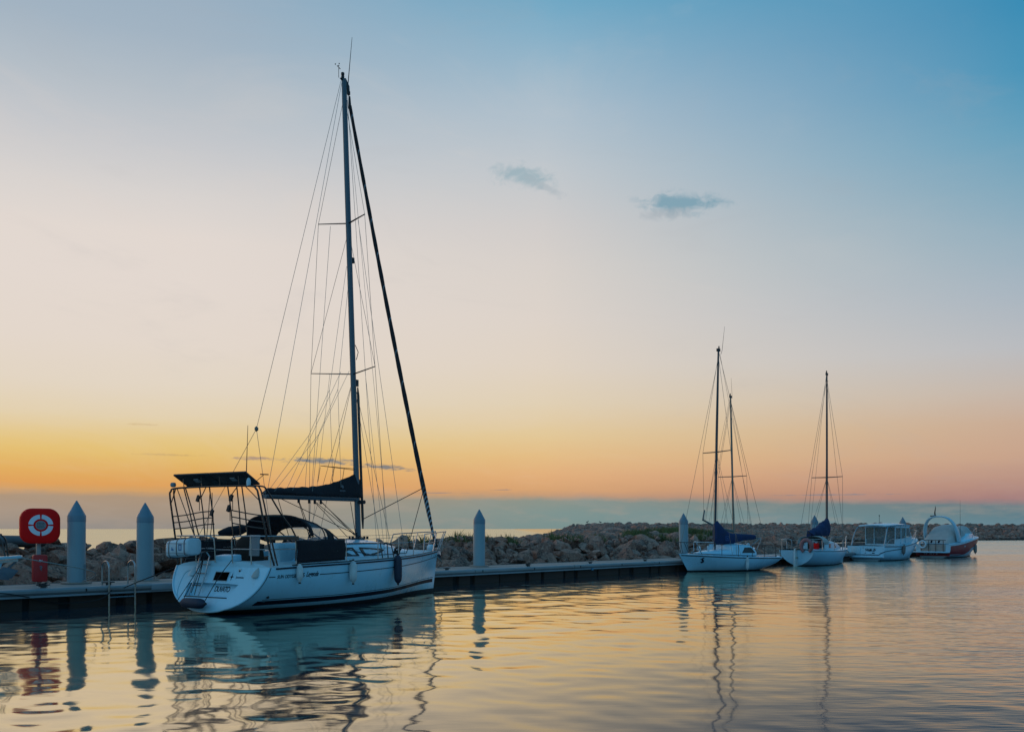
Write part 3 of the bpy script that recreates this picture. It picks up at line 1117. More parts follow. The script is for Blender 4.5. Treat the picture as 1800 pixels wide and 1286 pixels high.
def smoothc(x, tab):
    """smooth curve through a table (cubic Hermite)"""
    X = [a for a, _ in tab]
    Yv = [b for _, b in tab]
    x = min(max(x, X[0]), X[-1])
    i = max(0, min(len(X) - 2, int(np.searchsorted(X, x)) - 1))
    h = X[i + 1] - X[i]
    t = (x - X[i]) / h

    def sl(j):
        if j == 0:
            return (Yv[1] - Yv[0]) / (X[1] - X[0])
        if j == len(X) - 1:
            return (Yv[-1] - Yv[-2]) / (X[-1] - X[-2])
        return (Yv[j + 1] - Yv[j - 1]) / (X[j + 1] - X[j - 1])
    m0, m1 = sl(i) * h, sl(i + 1) * h
    return ((2 * t ** 3 - 3 * t * t + 1) * Yv[i] + (t ** 3 - 2 * t * t + t) * m0 + (-2 * t ** 3 + 3 * t * t) * Yv[i + 1] + (t ** 3 - t * t) * m1)


class Hull:
    def __init__(s, L, half, sheer, keel, full, stern=(0.0, 0.0), stem=0.25, camber=0.12):
        """half/sheer/keel/full: tables over u in 0..1; stern=(x at sheer, x at keel); stem = overhang at bow"""
        s.L, s.half, s.sh, s.ke, s.fu, s.stern, s.stem, s.camber = L, half, sheer, keel, full, stern, stem, camber

    def xs(s, u):
        return s.stern[0] + (s.L - s.stern[0]) * u

    def xb(s, u):
        return s.stern[1] + (s.L - s.stem - s.stern[1]) * u

    def pt(s, u, t):
        b, zs, zk, n = smoothc(u, s.half), smoothc(u, s.sh), smoothc(u, s.ke), lerpc(u, s.fu)
        z = zs + (zk - zs) * t
        y = max(0.0, b) * max(0.0, (1 - t ** n)) ** (1 / max(1.05, min(2.0, n * 0.85)))
        x = s.xs(u) + (s.xb(u) - s.xs(u)) * t
        return x, y, z

    def u_at(s, x):
        return min(1, max(0, (x - s.stern[0]) / (s.L - s.stern[0])))

    def side(s, x, z, sgn=-1, off=0.0):
        """point on the hull surface at length x, height z"""
        u = s.u_at(x)
        for _ in range(6):
            zs, zk = smoothc(u, s.sh), smoothc(u, s.ke)
            t = min(1, max(0, (zs - z) / (zs - zk)))
            e = x - s.pt(u, t)[0]
            u = min(1, max(0, u + e / s.L))
        p = s.pt(u, t)
        return Vector((x, sgn * (p[1] + off), z))

    def zdeck(s, x, y):
        u = s.u_at(x)
        b = max(0.02, smoothc(u, s.half))
        return smoothc(u, s.sh) + s.camber * (1 - min(1, abs(y) / b) ** 3) * min(1, b / 0.8)

    def build(s, parent, mats, wl=0.12, nu=44, transom=True, deck=True, name='hull'):
        us = list(np.linspace(0, 1, nu))
        ta = np.linspace(0, 1, 12)
        tb = 1 - (1 - np.linspace(0, 1, 8)) ** 1.8
        mb = MB()
        rings = []
        for u in us:
            zs, zk = smoothc(u, s.sh), smoothc(u, s.ke)
            twl = min(0.985, (zs - wl) / (zs - zk))
            ts = [x * twl for x in ta] + [twl + (1 - twl) * x for x in tb[1:]]
            prt = [s.pt(u, t) for t in ts]
            ring = [(p[0], p[1], p[2]) for p in prt] + [(p[0], -p[1], p[2]) for p in prt[-2::-1]]
            rings.append(ring)
        n = len(rings[0])
        o0 = 0
        vs = [p for r_ in rings for p in r_]
        fa, fb = [], []
        half = len(ta) - 1
        for i in range(nu - 1):
            for j in range(n - 1):
                f = (i * n + j, i * n + j + 1, (i + 1) * n + j + 1, (i + 1) * n + j)
                (fa if (j < half or j >= n - 1 - half) else fb).append(f)
        mb.add(vs, fa, 0)
        mb.f += fb
        mb.m += [1] * len(fb)
        if transom:
            mb.f.append(tuple(range(n)))
            mb.m.append(0)
        o = mb.build(name, mats, parent, 35)
        return o, rings

    def ribbon(s, x0, x1, zf, h, off=0.004, n=40, sgn=-1, endfade=False):
        """a painted line along the hull: zf(x) centre height, h width"""
        mb = MB()
        A, B = [], []
        for x in np.linspace(x0, x1, n):
            z = zf(x)
            A.append(s.side(x, z + h / 2, sgn, off))
            B.append(s.side(x, z - h / 2, sgn, off))
        vs = A + B
        fs = [(i, i + 1, n + i + 1, n + i) for i in range(n - 1)]
        mb.add(vs, fs)
        return mb

    def deck_mesh(s, x0=None, x1=None, well=None, nx=46):
        """cambered deck; well=(xa,xb,half width,z) lowers the cockpit"""
        xs_ = list(np.linspace(s.stern[0] if x0 is None else x0, (s.L - 0.02) if x1 is None else x1, nx))
        if well:
            xs_ += [well[0], well[0] + 0.03, well[1] - 0.03, well[1]]
            xs_ = sorted(xs_)
        cols = [-1, -0.97, -0.8, -0.62, -0.4, -0.2, 0, 0.2, 0.4, 0.62, 0.8, 0.97, 1]
        rings = []
        for x in xs_:
            u = s.u_at(x)
            b = max(0.015, smoothc(u, s.half))
            ys = [c * b for c in cols]
            if well:
                for k, sg in ((3, -1), (9, 1)):
                    ys[k] = sg * (well[2] + 0.02)
                for k, sg in ((4, -1), (8, 1)):
                    ys[k] = sg * well[2]
                for k, sg in ((5, -1), (7, 1)):
                    ys[k] = sg * well[2] * 0.5
                if b * 0.8 < well[2] + 0.05:
                    ys = [c * b for c in cols]
            row = []
            for y in ys:
                z = s.zdeck(x, y)
                if well and well[0] + 0.02 < x < well[1] - 0.02 and abs(y) <= well[2] + 0.001:
                    z = well[3]
                row.append((x, y, z))
            rings.append(row)
        mb = MB()
        mb.loft(rings, False, False)
        return mb


def fender(name, c, L, rad, m, label, group=None, up=(0, 0, 1), lash=None, tipm=None):
    r = thing(name, label, 'fender', c, 0, group)
    b = MB()
    b.lathe([(0.018, -L / 2 - 0.035), (0.028, -L / 2), (rad * 0.55, -L / 2 + 0.03), (rad * 0.9, -L / 2 + 0.09), (rad, -L / 2 + 0.17), (rad * 1.01, 0), (rad, L / 2 - 0.17),
             (rad * 0.9, L / 2 - 0.09), (rad * 0.55, L / 2 - 0.03), (0.028, L / 2), (0.018, L / 2 + 0.035)], axis=up, seg=18)
    b.build('fender_body', m, r, 50)
    e = MB()
    uv = Vector(up).normalized()
    for s_ in (-1, 1):
        q = uv * s_ * (L / 2 + 0.03)
        e.lathe([(0.03, -0.02), (0.034, 0.0), (0.03, 0.02)], c=q, axis=up, seg=10)
    e.build('end_eye', tipm or BLACK, r)
    if lash:
        for ln in lash:
            MB().tube([Vector(p) - Vector(c) for p in ln], 0.009, 5).build('lanyard', ROPED, r)
    return r


def local(o):
    """matrix of a top-level thing (no depsgraph needed)"""
    return Matrix.Translation(o.location) @ Matrix.Rotation(o.rotation_euler[2], 4, 'Z') @ Matrix.Diagonal((*o.scale, 1))


def anemometer(r, c, s_=1.0, name='wind_vane'):
    b = MB()
    c = Vector(c)
    b.tube([c, c + Vector((0, 0, 0.30 * s_))], 0.008, 5)
    t = c + Vector((0, 0, 0.31 * s_))
    b.tube([t + Vector((0.18, 0.10, 0.05)) * s_, t, t + Vector((-0.12, -0.05, -0.03)) * s_], [0.014, 0.01, 0.014], 5)
    for a in (0.3, 2.4, 4.5):
        q = t + Vector((-0.10, -0.05, 0.02)) * s_ + Vector((math.cos(a), math.sin(a), 0)) * 0.07 * s_
        b.lathe([(0.005, -0.02), (0.022, 0), (0.005, 0.02)], q, seg=6)
    return b.build(name, BLACK, r)


# ------------------------------------------------------------------ the large yacht
def big_yacht():
    yr = thing('sailing_yacht', 'large white sailing yacht with solar panel arch, dark sail cover and furled headsail', 'sailing yacht',
               (-7.57, 22.7, 0), R(59.9))
    H = Hull(10.0,
             half=[(0, 1.63), (0.1, 1.71), (0.27, 1.77), (0.43, 1.71), (0.58, 1.50), (0.70, 1.17), (0.80, 0.84), (0.9, 0.45), (0.96, 0.19), (1, 0.02)],
             sheer=[(0, 1.15), (0.15, 1.185), (0.4, 1.22), (0.65, 1.265), (0.85, 1.315), (1, 1.36)],
             keel=[(0, 0.06), (0.15, -0.12), (0.4, -0.38), (0.7, -0.34), (0.9, -0.16), (1, -0.06)],
             full=[(0, 2.35), (0.3, 2.6), (0.55, 2.3), (0.75, 1.75), (0.9, 1.35), (1, 1.15)],
             stern=(0.55, 0.0), stem=0.24, camber=0.13)
    hull, rings = H.build(yr, [GEL, ANTI], wl=0.10, transom=False)
    n = len(rings[0])
    # ---- transom: moulded panel with a step recess and a locker opening
    xz = lambda z: 0.55 * (z - 0.06) / (1.15 - 0.06)
    outer = [Vector(p) for p in rings[0]]           # port sheer -> keel -> starboard sheer
    topn = 14
    top = []
    for j in range(1, topn):
        y = -1.63 + 3.26 * j / topn
        z = 1.15 + 0.14 * (1 - abs(y / 1.63) ** 4)
        top.append(Vector((0.55 + 0.0 * y, y, z)))
    outline = outer + top
    rec = [(0.98, 0.73), (0.93, 0.42), (-0.56, 0.42), (-0.80, 0.73), (-0.42, 0.745), (0.5, 0.745)]
    hat = [(0.14, 0.80), (0.14, 1.03), (-0.37, 1.03), (-0.37, 0.80)]
    P2 = lambda l: [Vector((xz(z), y, z)) for y, z in l]
    holes = [P2(rec), P2(hat)]
    flat = outline + holes[0] + holes[1]
    tri = tessellate_polygon([[Vector((p.y, p.z, 0)) for p in outline]] + [[Vector((p.y, p.z, 0)) for p in h] for h in holes])
    mb = MB()
    mb.add(flat, [tuple(t) for t in tri])
    inward = Vector((1, 0, 0))
    # recess walls and floor
    h0 = holes[0]
    back = [p + Vector((0.16, 0, 0)) for p in h0]
    mb.loft([h0, back], True, False)
    mb.add(back, [tuple(range(len(back)))])
    mb.build('transom', GEL, hull, 20)
    hm = MB()
    h1 = holes[1]
    bk = [p + Vector((0.5, 0, 0)) for p in h1]
    hm.loft([h1, bk], True, False)
    hm.add(bk, [(0, 1, 2, 3)])
    hm.build('locker_opening', BROWN, hull)
    fr = MB()
    fr.tube([p + Vector((-0.006, 0, 0)) for p in h1 + [h1[0]]], 0.014, 6)
    fr.build('locker_frame', WHITEP, hull)
    # raised rim around the transom
    rim = MB()
    rim.tube([p + Vector((0.0, 0, 0)) for p in outer], 0.03, 8)
    rim.build('transom_rim', GEL, hull, 60)
    MB().tube([p + Vector((0.035, -0.012, -0.004)) for p in outer[len(outer) // 2 + 2:]], 0.014, 6).build('corner_shadow_line', NAVY, hull)  # dark line painted in for the shadow in the starboard corner crease
    # moulded curve on the port side of the panel
    rl = MB()
    rl.tube([Vector((xz(z) - 0.004, y, z)) for y, z in ((1.02, 1.06), (1.20, 1.0), (1.27, 0.85), (1.27, 0.62), (1.2, 0.42), (1.05, 0.30))], 0.012, 6, smooth=5)
    rl.build('transom_moulding', GELB, hull)
    st = MB()
    st.box((xz(0.42) + 0.03, 0.185, 0.405), (0.1, 1.52, 0.022))
    st.build('step_edge', BLACK, hull)
    # ventilator cowls
    for yv, m_ in ((0.96, WHITEP), (-1.27, TENDER)):
        v_ = MB()
        z0 = 0.92
        rg = []
        for k, (dzv, w, d) in enumerate(((0, 0.105, 0.085), (0.05, 0.11, 0.09), (0.12, 0.085, 0.075), (0.19, 0.045, 0.045), (0.225, 0.012, 0.012))):
            z = z0 + dzv
            rg.append([(xz(z) - d * max(0, math.sin(a)), yv + w * math.cos(a), z) for a in np.linspace(0, math.pi, 9)])
        v_.loft(rg, True, True)
        v_.build('vent_cowl', m_, hull, 60)
    sk = MB().lathe([(0.03, 0), (0.03, 0.012), (0.018, 0.015)], c=(xz(1.06), -0.68, 1.06), axis=(-1, 0, 0.4), seg=12).build('shower_socket', BLACK, hull)
    dm = MB()
    dm.box((xz(1.06) + 0.001, -0.68, 1.06), (0.012, 0.10, 0.10)).build('socket_plate', WHITEP, hull)

    # ---- lettering on the transom
    def trans_text(body, size, y0, z0, shear=0.0, name='lettering', m=NAVY, space=1.0, ys=1.0):
        vs, fs = text_mesh(body, size, shear, space)
        out = []
        for x, y, z in vs:
            zz = z0 + y * ys
            off = 0.004 if not (0.42 < zz < 0.745) else -0.156
            out.append((xz(zz) - off, y0 - x, zz))
        return MB().add(out, fs).build(name, m, hull)
    trans_text('DUVATO', 0.15, 0.12, 0.535, 0.0, 'yacht_name', NAVY, 0.78, 1.25)
    trans_text('7', 0.145, -0.60, 0.575, 0.25, 'yacht_name')
    trans_text('Jeanneau', 0.075, -0.63, 0.885, 0.0, 'builder_name')
    s_ = MB()
    stp = []
    for j in range(8):
        a = R(90 + 45 * j)
        rd = (0.075 if j % 2 == 0 else 0.022)
        if j % 4 == 0:
            rd = 0.10
        stp.append((-0.48 - rd * math.cos(a), 0.915 + rd * math.sin(a)))
    s_.prism([(xz(z) - 0.003, y, z) for y, z in stp], (-0.003, 0, 0))
    s_.build('star_emblem', NAVY, hull)

    # ---- hull lines
    rub = MB()
    for sg in (-1, 1):
        pts = [H.side(x, smoothc(H.u_at(x), H.sh) - 0.035, sg, 0.006) for x in np.linspace(0.75, 9.9, 44)]
        rub.tube(pts, 0.022, 6)
    rub.build('rubbing_strake', NAVY, hull)
    for sg in (-1, 1):
        H.ribbon(0.55, 9.68, lambda x: lerpc(x, [(0, 0.265), (3, 0.255), (6, 0.285), (9.7, 0.375)]), 0.115, sgn=sg).build('boot_stripe', NAVY, hull)
        H.ribbon(0.66, 9.70, lambda x: lerpc(x, [(0, 0.355), (3, 0.345), (6, 0.38), (9.7, 0.475)]), 0.014, sgn=sg).build('pin_stripe', NAVY, hull)
    zl = lambda x: smoothc(H.u_at(x), H.sh) - lerpc(x, [(1, 0.25), (3, 0.265), (6, 0.25), (9.9, 0.20)])
    H.ribbon(2.22, 9.80, zl, 0.022).build('cove_line', NAVY, hull)
    H.ribbon(0.54, 0.74, lambda x: 0.925, 0.02, n=6).build('cove_line', NAVY, hull)
    H.ribbon(0.9, 9.80, zl, 0.022, sgn=1).build('cove_line', NAVY, hull)

    def side_text(body, size, x0, z0, shear, name, space=1.0, xk=1.0):
        vs, fs = text_mesh(body, size, shear, space)
        xm = min(q[0] for q in vs)
        xk = xk / (max(q[0] for q in vs) - xm)      # xk: wanted width
        out = [H.side(x0 + (x - xm) * xk, z0(x0 + (x - xm) * xk) + y, -1, 0.005) for x, y, z in vs]
        MB().add(out, fs).build(name, NAVY, hull)
    side_text('SUN ODYSSEY', 0.12, 0.80, lambda x: 0.885, 0.15, 'model_lettering', 1.0, 0.68)
    side_text('35', 0.15, 1.52, lambda x: 0.885, 0.15, 'model_lettering', 1.0, 0.17)
    side_text('Legende', 0.18, 1.74, lambda x: 0.895, 0.45, 'model_lettering', 0.85, 0.44)
    ex = MB()
    p = H.side(0.75, 0.42, -1, 0.0)
    ex.lathe([(0.035, -0.01), (0.035, 0.02), (0.02, 0.02)], c=p, axis=(-0.1, -1, -0.2), seg=12).build('exhaust', BLACK, hull)

    # ---- deck
    dk = H.deck_mesh(0.56, 9.97, well=(0.95, 3.35, 0.62, 0.82))
    deck = dk.build('deck', DECK, yr, 30)
    tr = MB()
    for sg in (-1, 1):
        tr.tube([H.side(x, smoothc(H.u_at(x), H.sh), sg, -0.03) + Vector((0, 0, 0.02)) for x in np.linspace(1.3, 9.85, 36)], 0.018, 5)
    tr.build('toe_rail', TUBED, deck)
    # coamings and the aft seat
    co = MB()
    for sg in (-1, 1):
        rg = []
        for x, hgt, w in ((1.55, 0.02, 0.12), (1.75, 0.10, 0.2), (2.0, 0.20, 0.22), (2.8, 0.27, 0.24), (3.45, 0.34, 0.26), (3.75, 0.36, 0.24)):
            yc = sg * 0.92
            zb = 1.22
            rg.append([(x, yc - sg * w, zb), (x, yc - sg * w * 0.8, zb + hgt), (x, yc + sg * w * 0.5, zb + hgt), (x, yc + sg * w, zb)])
        co.loft(rg)
    co.build('cockpit_coaming', GEL, deck, 50, bevel=0.02)
    MB().box((0.78, 0.02, 1.36), (0.32, 0.62, 0.16), ry=R(-6)).build('helm_seat', GEL, deck, bevel=0.03)
    # coach roof
    cab = [(3.35, 1.16, 1.06, 1.24, 1.63, 1.74), (4.2, 1.18, 1.06, 1.25, 1.64, 1.77), (5.2, 1.10, 0.97, 1.26, 1.64, 1.79), (6.0, 0.95, 0.82, 1.28, 1.62, 1.77),
           (6.7, 0.78, 0.64, 1.30, 1.54, 1.68), (7.4, 0.58, 0.44, 1.33, 1.45, 1.56), (8.0, 0.40, 0.28, 1.36, 1.40, 1.45), (8.5, 0.22, 0.15, 1.38, 1.39, 1.40)]
    cs = lambda x: [float(np.interp(x, [c[0] for c in cab], [c[k] for c in cab])) for k in range(1, 6)]
    rg = []
    for x in np.linspace(3.35, 8.5, 30):
        hb, ht, zb, zt, zc = cs(x)
        row = [(x, hb, zb - 0.1), (x, hb, zb)]
        row += [(x, hb + (ht - hb) * k, zb + (zt - zb) * k) for k in (0.5, 0.92)]
        for a in np.linspace(0.9, -0.9, 9):
            row.append((x, ht * a * 1.02, zt + 0.005 + (zc - zt) * (1 - a * a)))
        row += [(x, -(hb + (ht - hb) * k), zb + (zt - zb) * k) for k in (0.92, 0.5)]
        row += [(x, -hb, zb), (x, -hb, zb - 0.1)]
        rg.append(row)
    croof = MB()
    croof.loft(rg)
    cabin = croof.build('coach_roof', GEL, yr, 32)

    def cabpt(x, k, sg, off=0.006):
        hb, ht, zb, zt, zc = cs(x)
        return Vector((x, sg * (hb + (ht - hb) * k + off), zb + (zt - zb) * k))
    for sg in (-1, 1):
        for poly in ([(3.62, 0.30), (4.52, 0.24), (4.30, 0.80), (3.62, 0.84)],
                     [(4.78, 0.22), (5.25, 0.26), (5.75, 0.42), (5.95, 0.58), (5.4, 0.70), (4.62, 0.80)]):
            loop = []
            for i in range(len(poly)):
                a, b = poly[i], poly[(i + 1) % len(poly)]
                for q in range(5):
                    f = q / 5
                    loop.append(cabpt(a[0] + (b[0] - a[0]) * f, a[1] + (b[1] - a[1]) * f, sg))
            f_ = MB()
            f_.tube(loop + [loop[0]], 0.018, 6)
            wf = f_.build('window', BLACK, cabin)
            pm = MB()
            cpt = sum(loop, Vector()) / len(loop)
            pm.add(loop + [cpt], [(i, (i + 1) % len(loop), len(loop)) for i in range(len(loop))])
            pm.build('pane', WINDOW, wf)
    hr = MB()
    for sg in (-1, 1):
        hr.tube([cabpt(x, 0.98, sg, -0.08) + Vector((0, 0, 0.055)) for x in np.linspace(3.6, 6.3, 14)], 0.017, 6)
        for x in (3.6, 4.3, 5.0, 5.7, 6.3):
            hr.tube([cabpt(x, 0.98, sg, -0.08), cabpt(x, 0.98, sg, -0.08) + Vector((0, 0, 0.055))], 0.016, 6)
    hr.build('grab_rail', TUBED, cabin)
    for (x, L_) in ((4.7, 0.5), (7.1, 0.48)):
        hb, ht, zb, zt, zc = cs(x)
        h_ = MB()
        h_.box((x, 0, zc + 0.02), (L_, 0.5, 0.05), ry=R(0 if x < 6 else 9))
        h_.build('deck_hatch', WINDOW, cabin, bevel=0.02)
    wn = MB()
    for (x, y) in ((3.55, -0.75), (3.55, 0.75), (2.9, -0.98), (2.9, 0.98)):
        hb = 1.70 if x > 3 else 1.50
        wn.lathe([(0.075, 0), (0.075, 0.04), (0.055, 0.06), (0.05, 0.12), (0.065, 0.14), (0.06, 0.17), (0.02, 0.18)], c=(x, y, hb), seg=14)
    wn.build('winch', BLACK, cabin)
    # ---- sprayhood
    sh_ = MB()
    rg = []
    for f in np.linspace(0, 1, 9):
        x0 = 2.35 + 1.15 * f
        hw = 1.16 - 0.06 * f
        topz = 2.46 + 0.03 * math.sin(f * 3.1) - 0.30 * f ** 1.3
        row = []
        low = 1.92 - 0.22 * min(1, f * 1.2)
        for a in np.linspace(0, math.pi, 19):
            cx, sx = math.cos(a), math.sin(a)
            y = hw * math.copysign(abs(cx) ** 0.62, cx)
            z = low + (topz - low) * abs(sx) ** 0.75
            row.append((x0 + 0.18 * (1 - abs(sx)) * (1 - f) - 0.0, y, z))
        rg.append(row)
    # canvas covers the top; sides are clear panes framed with cloth
    idx = range(19)
    canvas = MB()
    canvas.loft([[r_[j] for j in range(4, 15)] for r_ in rg], False, False)
    canvas.loft([[r_[j] for j in range(0, 5)] for r_ in rg[:-2]], False, False)   # port side is all cloth
    canvas.loft([[r_[j] for j in range(14, 19)] for r_ in rg[:2]], False, False)
    canvas.loft([[r_[j] for j in range(0, 5)] for r_ in rg[-3:]], False, False)
    canvas.loft([[r_[j] for j in range(14, 19)] for r_ in rg[-3:]], False, False)
    # canvas foot along the side panes
    hood = canvas.build('sprayhood', CLOTH, yr, 70)
    sol = hood.modifiers.new('thickness', 'SOLIDIFY')
    sol.thickness = 0.012
    cl = MB()
    cl.loft([[r_[j] for j in range(14, 19)] for r_ in rg[1:-2]], False, False)
    cl.build('side_pane', CLEAR, hood, 70)
    fp = rg[-1]
    wb = []
    for (x, y, z), a in zip(fp, np.linspace(0, math.pi, 19)):
        wb.append((4.35 - 0.55 * abs(math.cos(a)) ** 2, y * 1.0, 1.70 + 0.04 * math.sin(a)))
    ws = MB()
    ws.loft([fp, wb], False, False)
    ws.build('windscreen_pane', CLEAR, hood, 70)
    fr = MB()
    fr.tube(rg[0], 0.022, 6)
    fr.tube(rg[5], 0.016, 6)
    fr.tube(fp, 0.02, 6)
    for j in (4, 9, 14):
        fr.tube([fp[j], wb[j]], 0.02, 6)
    fr.tube(wb, 0.022, 6)
    fr.build('hood_frame', CLOTH, hood)
    # folded cloth bundle on the port side of the hood
    fb = MB()
    fb.tube([(1.75, 1.45, 1.98), (2.0, 1.32, 2.03), (2.25, 1.2, 2.06), (2.45, 1.12, 2.12)], [0.05, 0.13, 0.14, 0.09], 10, smooth=4)
    fb.build('folded_canvas', CLOTH, yr, 60)
    # ---- weather cloths on the lifelines
    def cloth(name, x0, x1, y0, y1, z0, z1, dzf=0.0, m=CLOTH):
        b_ = MB()
        for k in (0,):
            rows = []
            for i in range(13):
                f = i / 12
                rows.append([(x0 + (x1 - x0) * f, (y0 + (y1 - y0) * f) + 0.014 * math.sin(f * 17 + k) * (1 - abs(2 * g_ - 1)) + 0.01 * math.sin(g_ * 9),
                              z0 + dzf * f + (z1 - z0) * g_ + 0.012 * math.sin(f * 12.5) * (g_ > 0.9)) for g_ in np.linspace(0, 1, 7)])
            b_.loft(rows, False, False)
        o_ = b_.build(name, m, yr, 70)
        s2 = o_.modifiers.new('thickness', 'SOLIDIFY')
        s2.thickness = 0.01
        return o_
    cloth('weather_cloth', 1.46, 3.26, -1.68, -1.70, 1.235, 1.80, 0.035)
    cloth('weather_cloth', 0.75, 2.6, 1.64, 1.70, 1.24, 1.80, 0.03)
    # ---- wheel under its cover, pedestal, table
    w_ = MB()
    w_.lathe([(0.02, -0.07), (0.30, -0.07), (0.47, -0.05), (0.52, 0.0), (0.47, 0.05), (0.30, 0.07), (0.02, 0.07)], c=(1.45, -0.02, 1.43), axis=(1, 0, 0.12), seg=30)
    wc = w_.build('wheel_cover', BROWN, yr, 60)
    MB().tube([(1.62, -0.02, 0.82), (1.60, -0.02, 1.3), (1.56, -0.02, 1.55)], [0.14, 0.11, 0.10], 12).build('pedestal', WHITEP, yr)
    MB().box((2.5, -0.02, 1.32), (0.9, 0.42, 0.10)).box((2.5, -0.02, 1.05), (0.75, 0.10, 0.46)).build('cockpit_table', WOOD, yr, bevel=0.015)
    for sg in (-1, 1):
        MB().box((2.2, sg * 0.45, 1.02), (2.1, 0.34, 0.14)).build('cockpit_seat', WOOD if sg > 0 else GEL, yr, bevel=0.03)
    MB().box((3.36, 0.0, 1.45), (0.06, 0.62, 0.62)).build('companionway', BROWN, cabin)
    MB().box((3.35, -0.72, 1.44), (0.08, 0.62, 0.46)).box((3.35, 0.72, 1.44), (0.08, 0.62, 0.46)).build('cabin_bulkhead', GEL, cabin)
    # white locker box on the starboard quarter seen through the rails
    cb = MB()
    rg = []
    for z, k in ((1.24, 1.0), (1.5, 0.97), (1.68, 0.93), (1.74, 0.86)):
        rg.append([(2.05 + 0.62 * k * math.copysign(abs(math.cos(a)) ** 0.35, math.cos(a)), -0.84 + 0.24 * k * math.copysign(abs(math.sin(a)) ** 0.5, math.sin(a)), z) for a in
                   (2 * math.pi * j / 20 for j in range(20))])
    cb.loft(rg)
    cb.build('seat_back', GELB, yr, 50)
    # ---- pushpit and arch
    pp = MB()
    zt, zm = 1.92, 1.60
    rail_p = [(0.75, 1.66, zt), (0.55, 1.62, zt), (0.44, 1.5, zt), (0.42, 1.2, zt), (0.42, 0.5, zt - 0.0), (0.44, 0.24, zt - 0.03), (0.46, 0.18, zt - 0.14), (0.5, 0.18, 1.25)]
    pp.tube([(2.55, 1.69, zt)] + rail_p, 0.017, 8, smooth=4)
    rail_s = [(1.42, -1.66, zt), (0.75, -1.64, zt), (0.55, -1.55, zt), (0.48, -1.3, zt), (0.46, -0.75, zt), (0.46, -0.50, zt - 0.03), (0.47, -0.43, zt - 0.14), (0.5, -0.43, 1.25)]
    pp.tube(rail_s, 0.017, 8, smooth=4)
    pp.tube([(2.55, 1.69, zm), (0.6, 1.63, zm), (0.48, 1.5, zm), (0.46, 0.18, zm)], 0.013, 6, smooth=3)
    pp.tube([(1.42, -1.66, zm), (0.62, -1.6, zm), (0.5, -1.4, zm), (0.47, -0.43, zm)], 0.013, 6, smooth=3)
    pp.tube([(0.46, 0.18, zm - 0.02), (0.46, -0.43, zm - 0.02)], 0.009, 6)
    for (x, y) in ((0.62, 1.6), (1.42, -1.66), (0.62, -1.58), (2.55, 1.69), (0.5, 0.9), (0.5, -1.05)):
        pp.tube([(x + 0.02, y, H.zdeck(max(x, 0.56), y) - 0.02), (x, y, zt)], 0.015, 6)
    pp.build('pushpit', STEEL, yr)
    ar = MB()
    # main hoop: port leg - top bar - starboard legs
    ar.tube([(0.55, 1.62, 1.2), (0.45, 1.61, 1.92), (0.25, 1.56, 2.9), (0.23, 1.50, 3.06), (0.22, 1.36, 3.13), (0.22, 0.5, 3.15), (0.22, -0.6, 3.15), (0.22, -1.36, 3.13),
             (0.24, -1.50, 3.06), (0.27, -1.55, 2.9), (0.48, -1.60, 1.92), (0.72, -1.62, 1.2)], 0.024, 8, smooth=4)
    ar.tube([(0.30, -1.40, 3.13), (0.36, -1.54, 3.02), (0.62, -1.60, 1.92), (0.82, -1.63, 1.2)], 0.02, 8, smooth=3)
    ar.tube([(0.26, -1.28, 3.14), (0.34, -1.62, 3.12), (0.44, -1.68, 3.0), (0.90, -1.68, 2.45), (1.40, -1.67, 1.93), (1.42, -1.66, 1.3)], 0.02, 8, smooth=3)
    ar.tube([(0.28, 1.44, 3.12), (0.40, 1.58, 2.9), (0.66, 1.60, 1.92)], 0.019, 8, smooth=3)
    for (a, b) in (((0.22, 1.01, 3.14), (0.45, 0.88, 1.93)), ((0.22, 0.95, 3.14), (0.62, 0.92, 1.93)), ((0.22, 0.43, 3.14), (0.45, 0.5, 1.92)), ((0.22, 0.08, 3.14), (0.46, 0.18, 1.9)),
                   ((0.22, -0.56, 3.14), (0.46, -0.50, 1.9)), ((0.22, -0.87, 3.14), (0.47, -0.74, 1.92)), ((0.22, -1.04, 3.14), (0.47, -0.97, 1.92))):
        ar.tube([a, Vector(a).lerp(Vector(b), 0.5) + Vector((0.02, 0, 0)), b], 0.017, 6)
    for (a, b) in (((0.22, 1.3, 3.13), (0.27, 1.53, 2.78)), ((0.22, -1.15, 3.14), (0.30, -1.52, 2.8)), ((0.22, 0.2, 3.14), (0.27, 0.46, 2.85)), ((0.22, -0.9, 3.14), (0.27, -0.55, 2.85)),
                   ((0.26, 1.3, 3.12), (0.45, 0.9, 1.95))):
        ar.tube([a, b], 0.012, 6)
    for z in (2.42, 2.26, 2.10):
        f = (3.14 - z) / 1.2
        x = 0.22 + 0.23 * f
        ar.tube([(x, 1.57, z), (x - 0.05, 1.05, z + 0.03), (x - 0.04, 0.5, z + 0.10), (x, 0.13, z + 0.12)], 0.015, 6, smooth=4)
        ar.tube([(x, -0.52, z + 0.14), (x + 0.0, -0.8, z + 0.10), (x + 0.03, -1.2, z + 0.04), (x + 0.10, -1.58, z + 0.0)] + ([(1.0, -1.68, z + 0.0)] if z > 2.4 else []), 0.015, 6, smooth=4)
    arch = ar.build('stern_arch', TUBED, yr)
